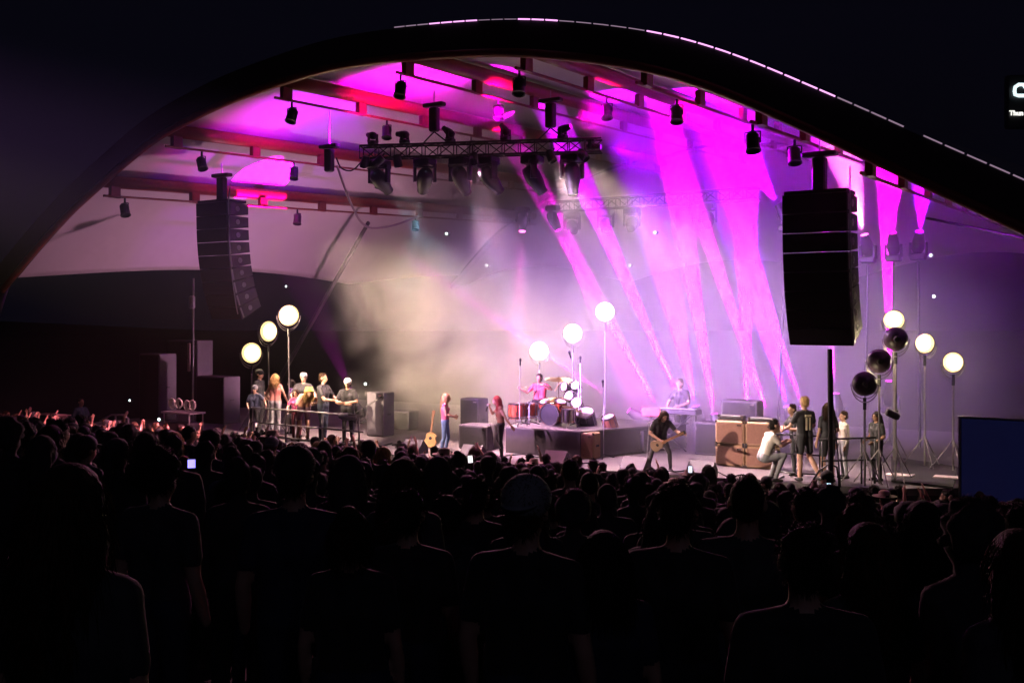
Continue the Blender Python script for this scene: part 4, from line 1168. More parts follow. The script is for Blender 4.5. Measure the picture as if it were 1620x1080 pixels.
# drummer
drm = stage_person(853, 592, 2.3, 'drummer in a red shirt seated behind the kit with sticks raised',
    dict(pel=(0, 0, .56), chest=(0, .02, .90), neck=(0, .04, 1.08), head=(0, .08, 1.22), shl=(-.19, .02, 1.02), shr=(.19, .02, 1.02), ell=(-.40, .12, .92), wrl=(-.28, .34, 1.04), elr=(.34, .16, .80), wrr=(.48, .36, .93),
         hil=(-.10, .04, .53), hir=(.10, .04, .53), knl=(-.22, .44, .50), knr=(.22, .44, .50), anl=(-.22, .46, .09), anr=(.22, .46, .09)),
    dict(shirt=REDT, pants=CH, shoe=SHOE, skin=SKIN), AUD + .15, feet=RZ, curl=(1.2, 1.2), hair='short', hmat=H_BROWN)
g = thing('drum_stool', PTz(853, 2.6, RZ), 'round black stool the drummer sits on', 'stool')
c = PTz(853, 2.6, RZ); MB().lathe(c + Z3 * .36, Z3, [(0, 0), (.16, .0), (.18, .04), (.17, .08), (0, .09)], 16).build('seat', BLACK, g, True); MB().tube([c + Z3 * .36, c], .03, 8).build('post', CHROME, g)
for (a, b, lab) in ((PT(836, 612, 2.0), PT(824, 613, 1.8), 'drum stick in the drummer hand at the left'), (PT(878, 618, 2.0), PT(886, 604, 1.9), 'drum stick raised in the drummer hand at the right')):
    tag(MB().tube([a, b], [.012, .008], 6).build('drum_stick', mat('stick_wood', (.6, .42, .22), .5), loc=a), lab, 'drum stick')
# keyboard player
stage_person(1075, 600, 4.2, 'keyboard player in a dark tee behind the keys, lit pink',
    dict(ell=(-.30, .10, 1.14), wrl=(-.17, .36, 1.06), elr=(.30, .10, 1.14), wrr=(.17, .36, 1.06), head=(0, .06, 1.61)), dict(shirt=BLK, pants=CH, skin=SKIN), AUD - .15, hair='short', hmat=H_BROWN, curl=(.5, .5))
# bass player bowed over the instrument
bp = stage_person(1051, 650, -.5, 'bowed bass player in a black tee with hair hanging, legs apart',
    dict(pel=(0, -.05, .86), chest=(0, .10, 1.15), neck=(0, .2, 1.31), head=(0, .30, 1.41), shl=(-.18, .14, 1.24), shr=(.18, .14, 1.24), ell=(-.38, .20, 1.0), wrl=(-.46, .42, .98), elr=(.30, .10, .98), wrr=(.12, .36, .82),
         hil=(-.10, -.05, .84), hir=(.10, -.05, .84), knl=(-.24, .06, .47), knr=(.24, .06, .47), anl=(-.30, -.02, .09), anr=(.30, -.02, .09)),
    dict(shirt=BLK, pants=CH, skin=SKIN), CAMW + .25, curl=(1.1, .9), hair='mane', hmat=H_BROWN, htilt=-.5)
gb = PT(1031, 708, -.85); gt = PT(1084, 683, -1.0)
guitar(gb, gt, None, V((-.1, -1, .1)), 'electric bass held across the bowed player', None, mat('dark_lacquer', (.25, .18, .12), .3), s=.66, electric=True)
# left crew
stage_person(411, 584, .5, 'man in a dark tee and cap standing behind the others at the left rail', dict(wrl=(-.2, .2, 1.0), wrr=(.2, .2, 1.0)), dict(shirt=CH, pants=BLK, skin=SKIN), RIGHT - .3, hair='short', hmat=H_DARK, hat='cap', hatmat=BLK)
stage_person(403, 609, -.4, 'man in a navy tee leaning an arm on the rail, white pass at his belt', dict(ell=(-.40, .08, 1.24), wrl=(-.52, .26, 1.12), elr=(.28, .02, 1.12), wrr=(.14, .24, 1.02)), dict(shirt=NAVY, pants=BLK, skin=SKIN), CAMW - .2, hair='short', hmat=H_BROWN, hat='capback', hatmat=GREYC)
tag(MB().bbox(PT(405, 672, -.75), (.07, .01, .11), None, .004).build('pass_badge', WHITE, loc=PT(405, 672, -.75)), 'white pass hanging at the belt of the navy tee man', 'badge')
stage_person(436, 591, .1, 'blond person in a pink sleeveless top and grey trousers, back turned', dict(ell=(-.28, .0, 1.14), wrl=(-.26, .2, .98), elr=(.28, .0, 1.14), wrr=(.26, .2, .98)), dict(shirt=mat('rose_cloth', (.42, .16, .13), .8), pants=GREYC, skin=SKIN), AWAY - .25, female=True, sleeve='none', hair='bob', hmat=H_BLOND)
stage_person(460, 600, .9, 'half-hidden person in violet behind the tall lamp pole', {}, dict(shirt=mat('violet_cloth', (.12, .05, .2), .8), pants=CH, skin=SKIN), LEFT, hair='bob', hmat=H_DARK)
stage_person(480, 580, .35, 'tallest crew man in a charcoal tee and pale cap, grinning over the rail', dict(ell=(-.36, .10, 1.16), wrl=(-.3, .36, 1.06), elr=(.3, .16, 1.14), wrr=(.16, .4, 1.08)), dict(shirt=CH, pants=MAROON, skin=SKIN), CAMW - .1, hair='short', hmat=H_BROWN, hat='capback', hatmat=GREYC, bulk=1.08, tall=1.04)
stage_person(468, 622, -.25, 'person in a bright pink top squeezed against the rail', dict(**HANDS_RAIL), dict(shirt=mat('bright_pink', (.75, .12, .3), .8), pants=MAROON, skin=SKIN), CAMW - .3, female=True, hair='long', hmat=H_BROWN)
stage_person(489, 612, -.5, 'person in a yellow hat and shorts bent forward with forearms on the rail', dict(pel=(0, -.16, .93), chest=(0, .02, 1.16), neck=(0, .2, 1.26), head=(0, .32, 1.32), shl=(-.17, .13, 1.22), shr=(.17, .13, 1.22), ell=(-.30, .30, 1.04), wrl=(-.10, .48, 1.03), elr=(.32, .28, 1.04), wrr=(.42, .5, 1.03), hil=(-.09, -.14, .91), hir=(.09, -.14, .91), knl=(-.1, -.08, .5), knr=(.14, -.04, .5), anl=(-.1, -.12, .09), anr=(.16, -.2, .09)),
    dict(shirt=mat('peach_cloth', (.6, .3, .2), .8), pants=mat('mauve_shorts', (.2, .1, .14), .8), skin=SKIN), CAMW + .5, female=True, legs='short', hair='bob', hmat=H_BLOND, hat='bucket', hatmat=mat('yellow_hat', (.75, .55, .06), .8))
stage_person(512, 591, -.35, 'man in a black tee in profile, looking right over folded forearms', dict(ell=(-.26, .18, 1.12), wrl=(-.05, .40, 1.08), elr=(.26, .18, 1.12), wrr=(.05, .40, 1.08)), dict(shirt=BLK, pants=DDENIM, skin=SKIN), RIGHT - .45, hair='short', hmat=H_BROWN)
stage_person(550, 598, -.2, 'man in a white cap and black tee with folded arms at the rail end', dict(ell=(-.28, .10, 1.14), wrl=(.06, .26, 1.12), elr=(.28, .10, 1.12), wrr=(-.06, .25, 1.08)), dict(shirt=BLK, pants=BLK, skin=SKIN), CAMW - .15, hair='short', hmat=H_DARK, hat='cap', hatmat=WHITE)
g0 = PT(549, 659, -.75)
tag(MB().add(*ellipsoid(g0, .22, .1, .1)).add(*ellipsoid(g0 + V((-.14, 0, .02)), .1, .08, .09)).add(*ellipsoid(g0 + V((.16, 0, -.01)), .09, .08, .08)).build('towel', WHITE, loc=g0, smooth=True), 'crumpled white towel hanging on the rail below the folded arms', 'towel')
tw = PT(780, 690, -.78); mb = MB()
n = 9
vs = []
for i in range(n):
    for sg in (-1, 1):
        vs.append(tw + V((sg * (.05 + .02 * math.sin(i)) + .02 * math.sin(i * .9) + .012 * i, -.03 * math.cos(i * 1.3), .32 - .075 * i)))
o = MB().add(vs, [(2 * i, 2 * i + 1, 2 * i + 3, 2 * i + 2) for i in range(n - 1)]).build('towel', WHITE, loc=tw, smooth=True); o.modifiers.new('t', 'SOLIDIFY').thickness = .015
tag(o, 'white towel hanging at the hip of the auburn-haired singer', 'towel')
# microphone in the singer's hand
mp = PT(772, 641, -.75); 
g = thing('microphone', mp, 'dark hand microphone at the auburn singer mouth', 'microphone'); MB().tube([PT(769, 650, -.75), mp], [.014, .02], 8).build('handle', BLACK, g); MB().add(*ellipsoid(mp, .03, .03, .03, None, 10, 8)).build('grille', STEEL, g, True)
# right crew
stage_person(1252, 640, .55, 'man in dark clothes leaning on the low barrier, pale hands joined', dict(ell=(-.26, .2, 1.14), wrl=(-.06, .38, 1.18), elr=(.26, .2, 1.14), wrr=(.06, .38, 1.18), chest=(0, .05, 1.28), neck=(0, .1, 1.46), head=(0, .15, 1.6)), dict(shirt=BLK, pants=CH, skin=SKIN), LEFT + .3, hair='short', hmat=H_BROWN)
j = stage_person(1272, 628, .15, 'blond man in a black jersey and shorts with a white 11 on the back', dict(ell=(-.3, .08, 1.14), wrl=(-.3, .3, 1.05), elr=(.3, .08, 1.14), wrr=(.3, .3, 1.05), anr=(.22, -.22, .12), knr=(.14, .02, .5), anl=(-.12, .0, .09)), dict(shirt=BLK, pants=CH, skin=SKIN), AWAY + .35, hair='short', hmat=H_BLOND, legs='short', bulk=1.05)
jm = mat('jersey_print', (.75, .68, .45), .7)
mb = MB()
for dx in (-.04, .04): mb.box((dx, -.128, 1.20), (.036, .012, .26))
mb.box((0, -.125, 1.37), (.15, .012, .045))
me = bpy.data.meshes.new('number'); me.from_pydata(mb.v, [], mb.f); me.materials.append(jm); o = bpy.data.objects.new('number', me); SC.collection.objects.link(o); o.parent = j
stage_person(1309, 637, .25, 'brown-haired woman in a dark top with bare legs beside the tall pole', dict(elr=(.26, .02, 1.14), wrr=(.2, .2, 1.0)), dict(shirt=CH, pants=BLK, skin=SKIN), AWAY + .2, female=True, legs='short', hair='bob', hmat=H_BROWN)
stage_person(1334, 652, .9, 'person in a pale long shirt standing behind the brown-haired woman', {}, dict(shirt=mat('pale_shirt', (.5, .45, .4), .8), pants=GREYC, skin=SKIN), LEFT, hair='short', hmat=H_BROWN, sleeve='long')
stage_person(1386, 651, .9, 'stagehand in black standing alone under the dark-backed lamps', dict(wrl=(-.16, .22, 1.0), wrr=(.16, .22, 1.0)), dict(shirt=BLK, pants=BLK, skin=SKIN_T), LEFT + .3, hair='long', hmat=H_DARK)
stage_person(1226, 664, -.2, 'pale-shirted person crouched behind the barrier next to the tan stack', dict(pel=(0, -.1, .5), chest=(0, .02, .82), neck=(0, .08, 1.0), head=(0, .14, 1.13), shl=(-.18, .04, .93), shr=(.18, .04, .93), ell=(-.22, .2, .75), wrl=(-.1, .38, .8), elr=(.22, .2, .75), wrr=(.1, .38, .8), hil=(-.09, -.08, .48), hir=(.09, -.08, .48), knl=(-.16, .28, .55), knr=(.16, .28, .55), anl=(-.14, .1, .09), anr=(.14, .1, .09)), dict(shirt=mat('pale_shirt', (.5, .45, .4), .8), pants=GREYC, skin=SKIN), RIGHT, hair='short', hmat=H_DARK)
# guard on the ground at far left
stage_person(128, 628, 1.0, 'big guard in a dark blue jacket standing above the crowd at far left', dict(ell=(-.34, 0, 1.15), wrl=(-.34, .1, .9), elr=(.34, 0, 1.15), wrr=(.34, .1, .9)), dict(shirt=mat('guard_jacket', (.05, .075, .11), .8), pants=BLK, skin=SKIN_T), RIGHT - .5, feet=.0, bulk=1.35, hair='buzz', hmat=H_DARK, sleeve='long')
# ---------------------------------------------------------------- the audience
AIM = Vector((1.0, 27.0))
CROWD = {}
def crowd_variant(key, pose, wear, hair, hmat, hat=None, hatmat=None, female=False, sleeve='short', curl=(.4, .4), palm=None, hands=True, bulk=1.0, hdir=None, voxel=.016):
    me, I = make_body(pose, wear, voxel, female, sleeve, 'long', curl, hdir, 0, bulk, hands, palm, name='body')
    parts = []
    if hair: 
        h = hair_mesh(I, hair, .016); h.materials.clear(); h.materials.append(hmat); parts.append(('hair', h))
    if hat:
        mb = {'cap': cap_mb, 'capback': lambda i: cap_mb(i, True), 'bucket': bucket_mb, 'wide': widehat_mb}[hat](I)
        m2 = bpy.data.meshes.new('hat'); m2.from_pydata([tuple(v) for v in mb.v], [], mb.f); m2.materials.append(hatmat)
        m2.polygons.foreach_set('use_smooth', [True] * len(m2.polygons)); parts.append(('cap' if hat.startswith('cap') else 'hat', m2))
    CROWD[key] = (me, parts, I)
def W(shirt, pants=None, skin=None): return dict(shirt=shirt, pants=pants or DDENIM, shoe=SHOE, skin=skin or SKIN)
UPL = dict(ell=(-.26, .12, 1.50), wrl=(-.22, .20, 1.76)); UPR = dict(elr=(.27, .12, 1.52), wrr=(.20, .18, 1.78))
PH = dict(ell=(-.22, .16, 1.28), wrl=(-.07, .34, 1.50), elr=(.22, .16, 1.28), wrr=(.07, .34, 1.50))
PHUP = dict(ell=(-.2, .2, 1.52), wrl=(-.06, .28, 1.76), elr=(.2, .2, 1.52), wrr=(.06, .28, 1.76))
CLAP = dict(ell=(-.2, .2, 1.46), wrl=(-.06, .22, 1.68), elr=(.2, .2, 1.46), wrr=(.06, .22, 1.68))
VAR = [  # key, description
 ('plain_short', 'short-haired spectator'), ('plain_long', 'long-haired spectator'), ('pony', 'spectator with a ponytail'), ('cap', 'spectator in a cap'),
 ('curly', 'curly-haired spectator'), ('bun', 'spectator with a top bun'), ('bob', 'spectator with bobbed hair'), ('buzz', 'broad spectator with cropped hair'),
 ('blond', 'blond long-haired spectator'), ('arms_up', 'spectator with both arms raised'), ('arm_up', 'spectator raising one arm'),
 ('long_arm', 'long-haired spectator with an arm up'), ('clap', 'spectator clapping overhead'), ('wide', 'spectator in a wide-brimmed hat'), ('capback', 'spectator in a backward cap'), ('phone', 'spectator holding up a phone')]
SHIRT_NAMES = {}
def mk_crowd():
    crowd_variant('plain_short', {}, W(BLK), 'short', H_DARK, hands=False)
    crowd_variant('plain_long', {}, W(CH), 'long', H_BROWN, female=True, hands=False)
    crowd_variant('pony', {}, W(MAROON), 'ponytail', H_BROWN, female=True, hands=False)
    crowd_variant('cap', {}, W(NAVY), 'short', H_DARK, 'cap', BLK, hands=False)
    crowd_variant('curly', {}, W(CH), 'curly', H_DARK, hands=False)
    crowd_variant('bun', {}, W(BLK), 'bun', H_BROWN, female=True, hands=False)
    crowd_variant('bob', {}, W(NAVY), 'bob', H_DARK, female=True, hands=False)
    crowd_variant('buzz', {}, W(CH), 'buzz', H_DARK, bulk=1.12, hands=False)
    crowd_variant('blond', {}, W(MAROON), 'long', H_BLOND, female=True, hands=False)
    crowd_variant('arms_up', dict(**UPL, **UPR), W(BLK), 'short', H_BROWN, curl=(.2, .2))
    crowd_variant('arm_up', dict(**UPR), W(CH), 'short', H_DARK, curl=(.4, .3))
    crowd_variant('long_arm', dict(**UPL), W(MAROON), 'long', H_BROWN, female=True, curl=(.3, .4))
    crowd_variant('clap', CLAP, W(CH), 'bob', H_BROWN, female=True, curl=(.1, .1))
    crowd_variant('wide', {}, W(BLK), 'short', H_DARK, 'wide', KHAKI, hands=False)
    crowd_variant('capback', {}, W(BLK), 'short', H_BROWN, 'capback', GREYC, hands=False)
    crowd_variant('phone', PHUP, W(NAVY), 'short', H_DARK, curl=(.6, .6))
mk_crowd()
CROWD_LIST = []
def put_crowd(key, x, y, h, rz=None, zoff=0.0, label=None, group='audience watching the concert'):
    me, parts, I = CROWD[key]
    o = bpy.data.objects.new('person', me); SC.collection.objects.link(o)
    sc = h / 1.735
    gz = ground_z(x, y)
    d = AIM - Vector((x, y))
    if rz is None: rz = math.atan2(d.y, d.x) - math.pi / 2 + random.uniform(-.35, .35)
    o.location = (x, y, gz + zoff); o.rotation_euler = (0, 0, rz); o.scale = (sc,) * 3
    tag(o, label, 'person', group)
    for nm, m in parts: obj_from(nm, m, o)
    CROWD_LIST.append((o, key, label))
    return o
PHONE_GLOW = {}
def phone_at(px, py, Y, label, col=(0.35, 0.3, 1.0), es=3.0, w=.075, h=.15, tilt=0.0):
    """a phone held up, its lit screen towards the camera"""
    x = (px - 810) / F * Y; z = EYE - (py - HOR) * Y / F
    g = thing('phone', (x, Y, z), label, 'phone', 'phones held up in the audience')
    d = V((x, Y, 0)).normalized(); rt = V((d.y, -d.x, 0)); a = (rt, d, Z3)
    a = (rt * math.cos(tilt) + Z3 * math.sin(tilt), d, Z3 * math.cos(tilt) - rt * math.sin(tilt))
    MB().bbox((x, Y, z), (w, .009, h), a, .008).build('casing', BLACK, g)
    k = 'screen%s%s' % (col, es)
    m = mat(k, (0.1, 0.1, 0.1), 0.2, emit=col, es=es, var=.3, scale=40); m.name = 'phone_screen_glow'
    MB().box(V((x, Y, z)) - d * .0065, (w - .01, .002, h - .016), a).build('screen', m, g)
def head_spot(px, top, scale_px, key, h=None, rz=None, label=None):
    """a person whose head top shows at that pixel, scale_px pixels per metre"""
    Y = F / scale_px; x = (px - 810) / F * Y
    ztop = EYE - (top - HOR) * Y / F
    gz = ground_z(x, Y)
    hh = ztop - gz
    o = put_crowd(key, x, Y, max(1.45, min(1.95, hh)), rz, 0, label)
    if hh > 1.95: o.location.z = ztop - 1.95
    if hh < 1.45: o.location.z = ztop - 1.45
    return o
NEAR = [  # px, top y, px per metre, kind, label
 (110, 738, 760, 'plain_long', 'nearest long-haired spectator at the left edge, strands rim-lit'),
 (252, 716, 400, 'curly', 'big curly head rising in the dark just right of the rim-lit hair'),
 (466, 712, 420, 'cap', 'tall dark capped head standing in front of the left crew rail'),
 (362, 760, 300, 'plain_short', 'round dark head left of the tall capped one, lit along the top'),
 (555, 808, 480, 'bun', 'head low in the centre-left with a thin lit rim around it'),
 (645, 775, 430, 'plain_short', 'large round head lit along its left and right rims'),
 (708, 790, 330, 'curly', 'small bright-topped head right of the rim-lit round one'),
 (752, 755, 330, 'plain_short', 'dark head before the band platform, left of the raised hands'),
 (832, 760, 520, 'capback', 'broad dark head with a lit cap edge in the centre foreground'),
 (955, 840, 520, 'bob', 'low central head with a glint on the hair clip'),
 (1072, 767, 460, 'plain_short', 'dark round head under the guitar player'),
 (1182, 754, 430, 'buzz', 'large flat-topped dark head before the tan cabinets'),
 (1272, 833, 620, 'plain_short', 'very large near head in the right foreground, faint grey rim'),
 (1374, 828, 520, 'plain_long', 'near long-haired head right of the very large one'),
 (1460, 793, 420, 'bob', 'dark bobbed head below the lamp stand feet'),
 (1352, 800, 330, 'bun', 'dark head below the stair rail, right side'),
 (1594, 815, 380, 'curly', 'curly dark head against the blue screen at the right'),
 (1612, 840, 620, 'plain_long', 'near head cut by the right edge of the view'),
 (1560, 793, 240, 'curly', 'reddish-lit curly head under the blue screen'),
]
OCC = []
for px, top, sc_, key, lab in NEAR:
    if sc_ >= 800: top += 155
    else: sc_ *= .78; top += 5
    o = head_spot(px, top, sc_, key, label=lab)
    OCC.append((o.location.x, o.location.y, .42))
# the mass: staggered rows following the stage front
def fill():
    rnd = random.Random(21)
    keys = ['plain_short'] * 7 + ['plain_long'] * 5 + ['pony'] * 2 + ['cap'] * 2 + ['curly'] * 2 + ['bun'] + ['bob'] * 2 + ['buzz'] * 3 + ['blond'] * 2 + ['capback'] + ['wide']
    up = ['arms_up', 'arm_up', 'long_arm', 'clap', 'arm_up', 'long_arm']
    pts = []
    t = -2.2
    while t > -16.3:
        Yc = (t + OV) / VY
        step = .55 if t > -6 else .62
        s = -30
        ph = rnd.random() * step
        while s < 22:
            p = SP(s + ph + rnd.uniform(-.14, .14), t + rnd.uniform(-.2, .2))
            s += step * rnd.uniform(.85, 1.35)
            if p.y < 2.6: continue
            px = 810 + F * p.x / p.y
            if px < -25 or px > 1645: continue
            if any((p.x - a) ** 2 + (p.y - b) ** 2 < (r) ** 2 for a, b, r in OCC): continue
            pts.append((p.x, p.y, px, t))
        t -= .62 if t > -6 else .8
    # keep at most 250: thin the middle distance, where heads hide each other
    budget = 300 - len(NEAR) - 4
    far = [p for p in pts if p[3] > -4.6]; rest = [p for p in pts if p[3] <= -4.6]
    rnd.shuffle(far); rnd.shuffle(rest)
    nf = min(len(far), int(budget * .56)); sel = far[:nf]; rem = far[nf:]
    nr = min(len(rest), budget - nf); sel += rest[:nr]; rem += rest[nr:]
    print('crowd', len(far), len(rest), len(sel), len(rem))
    for x, y, px, t in sel:
        h = rnd.gauss(1.71, .075); h = max(1.52, min(1.9, h))
        pr = .34 if (px < 420 and t > -8) else (.20 if t > -8 else .06)
        key = rnd.choice(up) if rnd.random() < pr else rnd.choice(keys)
        put_crowd(key, x, y, h)
    # the remainder reads as one mass: joined heads and shoulders of the same bodies
    small = {}
    def reduced(me, ratio):
        o = bpy.data.objects.new('tmp', me); SC.collection.objects.link(o)
        o.modifiers.new('d', 'DECIMATE').ratio = ratio
        out = bpy.data.meshes.new_from_object(o.evaluated_get(bpy.context.evaluated_depsgraph_get())); bpy.data.objects.remove(o)
        return out
    for key in ('plain_short', 'plain_long', 'buzz', 'curly', 'pony', 'bob', 'cap', 'bun', 'blond'):
        me, parts, I = CROWD[key]; mb = MB()
        for m_, r_ in [(me, .08)] + [(p_[1], .18) for p_ in parts]:
            q_ = reduced(m_, r_); mb.add([tuple(v.co) for v in q_.vertices], [tuple(f.vertices) for f in q_.polygons]); bpy.data.meshes.remove(q_)
        small[key] = mb
    print('reduced faces', {k: len(v.f) for k, v in small.items()})
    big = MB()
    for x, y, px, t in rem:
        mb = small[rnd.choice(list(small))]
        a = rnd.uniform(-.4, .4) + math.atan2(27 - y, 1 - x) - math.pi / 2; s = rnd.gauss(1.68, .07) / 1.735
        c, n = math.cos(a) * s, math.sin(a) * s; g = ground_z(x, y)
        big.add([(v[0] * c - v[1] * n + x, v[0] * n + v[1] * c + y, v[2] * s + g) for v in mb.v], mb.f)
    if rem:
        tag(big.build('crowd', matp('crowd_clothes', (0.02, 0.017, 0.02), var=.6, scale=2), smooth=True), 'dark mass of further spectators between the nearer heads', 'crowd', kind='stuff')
fill()
phone_at(303, 733, 9, 'glowing violet phone screen raised at left above the dark heads', (0.3, 0.25, 1.0), 2.2, .075, .09)
phone_at(151, 700, 15, 'small violet phone screen among the raised hands at far left', (0.3, 0.25, 1.0), 1.2, .12, .09)
phone_at(1311, 771, 14, 'pale blue phone screen below the stair rail', (0.6, 0.8, 1.0), 2.5, .08, .14)
phone_at(1516, 809, 11, 'bright white phone screen below the blue screen', (0.9, 0.95, 1.0), 3.0, .13, .07, .1)
phone_at(1518, 856, 7, 'dim tilted phone low at the right', (0.5, 0.45, 0.6), .5, .13, .02)
phone_at(744, 726, 18, 'white phone screen in front of the singers', (1, 0.9, 0.95), 1.6, .09, .14, .1)
phone_at(692, 762, 8, 'white lit phone edge above the small bright-topped head', (0.9, 0.9, 1.0), .8, .08, .03)

phone_at(905, 748, 15, 'small white phone screen below the bass drum', (.9, .9, 1.0), 1.2, .08, .10, .2)
phone_at(620, 742, 13, 'dim bluish phone screen below the upright grey case', (.6, .6, 1.0), .9, .07, .12)
phone_at(1092, 742, 16, 'small pale phone screen just right of the bass player', (.8, .85, 1.0), 1.4, .07, .12)
phone_at(1452, 838, 9, 'small dim phone screen among heads under the lamp stands', (.7, .6, .9), .7, .09, .04, .2)
# ---------------------------------------------------------------- floor beams from fixtures on the stage; washes from added lamps
MAV = (.72, 0.0, 1.0)
BEAMS = [  # source px,py,t   target px,py,t  angle, power, colour, what
 ((993, 648, 6.5), (700, 445, 4.5), 5, 3500, MAG, 'floor moving head throwing a low magenta beam left over the drums'),
 ((1040, 645, 6.0), (870, 330, 6.5), 7, 22000, MAG, 'floor moving head behind the bass player, beam leaning far left'),
 ((1068, 615, 8.0), (940, 330, 7.5), 8, 26000, MAV, 'floor moving head behind the keyboard player'),
 ((1130, 652, 7.0), (1085, 380, 7.0), 9, 24000, MAG, 'floor moving head left behind the tan stacks, wide upright beam'),
 ((1181, 640, 8.0), (1180, 380, 8.0), 10, 26000, MAV, 'floor moving head straight behind the tan stacks'),
 ((1218, 663, 6.5), (1120, 380, 7.0), 7, 20000, MAG, 'floor moving head right of the tan stacks, beam leaning left'),
 ((1268, 640, 7.5), (1180, 380, 8.0), 8, 22000, MAV, 'floor moving head behind the man in the numbered jersey'),
 ((1322, 620, 8.0), (1300, 330, 8.0), 6, 14000, MAG, 'floor moving head behind the tall pole'),
 ((1408, 600, 8.0), (1402, 250, 7.5), 8, 26000, MAG, 'floor moving head behind the dark-backed lamps, upright beam'),
 ((1100, 640, 9.0), (1000, 190, 7.0), 15, 9000, VIO, 'floor moving head in the deep haze with a wide violet beam, left one'),
 ((1245, 640, 9.0), (1120, 190, 7.0), 15, 9000, VIO, 'floor moving head in the deep haze with a wide violet beam, right one'),
]
for a, b, ang, pw, c, lab in BEAMS:
    src = PT(*a); tgt = PT(*b); d = (tgt - src).normalized()
    top = src - d * .5 - Z3 * .42
    g, lp, dd = moving_head(top, tgt, lab, c, 12, 1.0, 'floor beam fixtures')
    if top.z > DECK + .06: MB().tube([top, V((top.x, top.y, DECK + .01))], .05, 8).build('stand', BLACK, g)
    spot(lp + dd * .03, tgt, pw * (22 if c is VIO else 58), c, ang - (1.5 if c in (MAG, MAV) else 0), .75, .03, g)
HIGH = [
 ((1367, 369, 7.0), (1335, 240, 6.0), 26, 14000, HOT, 'high fixture just right of the right speaker array, beam up left'),
 ((1412, 366, 7.0), (1405, 230, 6.0), 30, 16000, MAG, 'high fixture above the upright beam, pointing up'),
 ((1455, 364, 7.0), (1466, 250, 6.0), 28, 14000, VIO, 'rightmost high fixture under the arch, pointing up'),
 ((1230, 322, 6.0), (1170, 230, 6.0), 34, 12000, VIO, 'high fixture left of the right speaker array'),
 ((884, 366, 6.0), (1010, 640, 6.5), 8, 16000, MAG, 'high fixture with a strong magenta beam down to the right'),
 ((826, 368, 6.0), (818, 520, 5.0), 9, 3000, HOT, 'high fixture with a pinkish beam straight down'),
]
for a, b, ang, pw, c, lab in HIGH:
    src = PT(*a); tgt = PT(*b); up_ = tgt.z > src.z
    d = (tgt - src).normalized()
    g, lp, dd = moving_head(src - d * .45 + Z3 * (-.38 if up_ else .38), tgt, lab, c, 8, .9, 'high beam fixtures')
    if up_: MB().tube([src - d * .45 - Z3 * .4, V((src.x, src.y, DECK + .02))], .03, 6).build('stand', BLACK, g)
    spot(lp + dd * .03, tgt, pw * 4, c, ang, .35, .03, g)
def wash(px, py, t, aim, pw, c, ang, lab, size=.15, blend=.6, sz=.8, es=0):
    src = PT(px, py, t); g, lp, dd = moving_head(src, PT(*aim), lab, c, es, sz, 'wash lights', bool(es))
    spot(lp + dd * .03, PT(*aim), pw, c, ang, blend, size, g)
# ceiling wash: an unseen lamp added to light the fabric
wash(560, 690, 5, (400, 320, 5), 1200, (1, .44, .70), 140, 'added wash light on the floor in the dark behind the left crew')
def canopy_hit(px, py):
    best = None
    for i in range(0, 160):
        for j in range(0, 160):
            p = CP(PL[-1] * .5 * i / 160, TF + 15 * j / 160, .42)
            if p.y < 5: continue
            e = abs(810 + F * p.x / p.y - px) + abs(HOR - (p.z - EYE) * F / p.y - py)
            if best is None or e < best[0]: best = (e, p)
    return best[1]
hit = canopy_hit(400, 296); hs, ht = ST(hit)
hit = canopy_hit(413, 288); hs, ht = ST(hit)
src = SP(hs + 3.4, ht + .9, DECK + 1.0)
gl, lp, dd = moving_head(src - Z3 * .95, hit, 'narrow light behind the left crew that marks the ceiling oval', MAG, 2, .8, 'wash lights')
spot(lp + dd * .03, hit, 110000, MAG, 17, .04, .02, gl)
def uplight(px, aim, pw, c, ang, what):  # lamps added on the truss to colour the ceiling
    p = on_truss(px, .2)
    g, lp, dd = moving_head(p, PT(*aim), 'added uplight on top of the front truss, washing %s' % what, c, 2, .55, 'added uplights on the front truss')
    spot(lp + dd * .03, PT(*aim), pw, c, ang, 1.0, .08, g)
uplight(590, (400, 180, 2.0), 3000, VIO, 70, 'the left ceiling violet')
uplight(640, (330, 190, 0), 1500, (1, .02, .3), 40, 'the left arch edge red')
uplight(712, (610, 130, 0), 4200, MAG, 80, 'the ceiling bay above it magenta')
uplight(800, (760, 150, 1), 5200, MAG, 90, 'the middle ceiling bay magenta')
uplight(890, (980, 170, 1), 6000, MAG, 90, 'the right ceiling bay magenta')
uplight(935, (1150, 230, 2), 9000, VIO, 80, 'the right arch violet')
# added front light: invented par cans on the truss brighten people below
for px, aim, pw, c, ang in ((590, (480, 650, 0), 15000, (1, .62, .55), 40), (640, (720, 690, 0), 10800, (1, .62, .6), 40), (760, (850, 660, 1.5), 10800, PINK, 40), (880, (1080, 690, .5), 10800, (1, .62, .75), 45), (930, (1290, 690, .5), 9000, (1, .7, .6), 40), (612, (120, 690, -4), 30000, (1, .3, .42), 44)):
    p = on_truss(px, -.25) - V3 * .3
    g = thing('par_light', p, 'added front par can on the truss, aimed at %s' % {590: 'the left crew', 930: 'the right crew', 612: 'the left crowd', 640: 'the blond singer', 760: 'the drummer', 880: 'the bass player'}[px], 'stage light', 'added front par cans')
    d = (PT(*aim) - p).normalized()
    MB().lathe(p - d * .12, d, [(0, 0), (.09, .0), (.11, .1), (.11, .3), (.10, .3), (.09, .2), (0, .18)], 12).build('housing', BLACK, g)
    MB().tube([p, p + V3 * .2 + Z3 * .2], .02, 6).build('clamp', BLACK, g)
    spot(p + d * .3, PT(*aim), pw, c, ang, .7, .08, g)

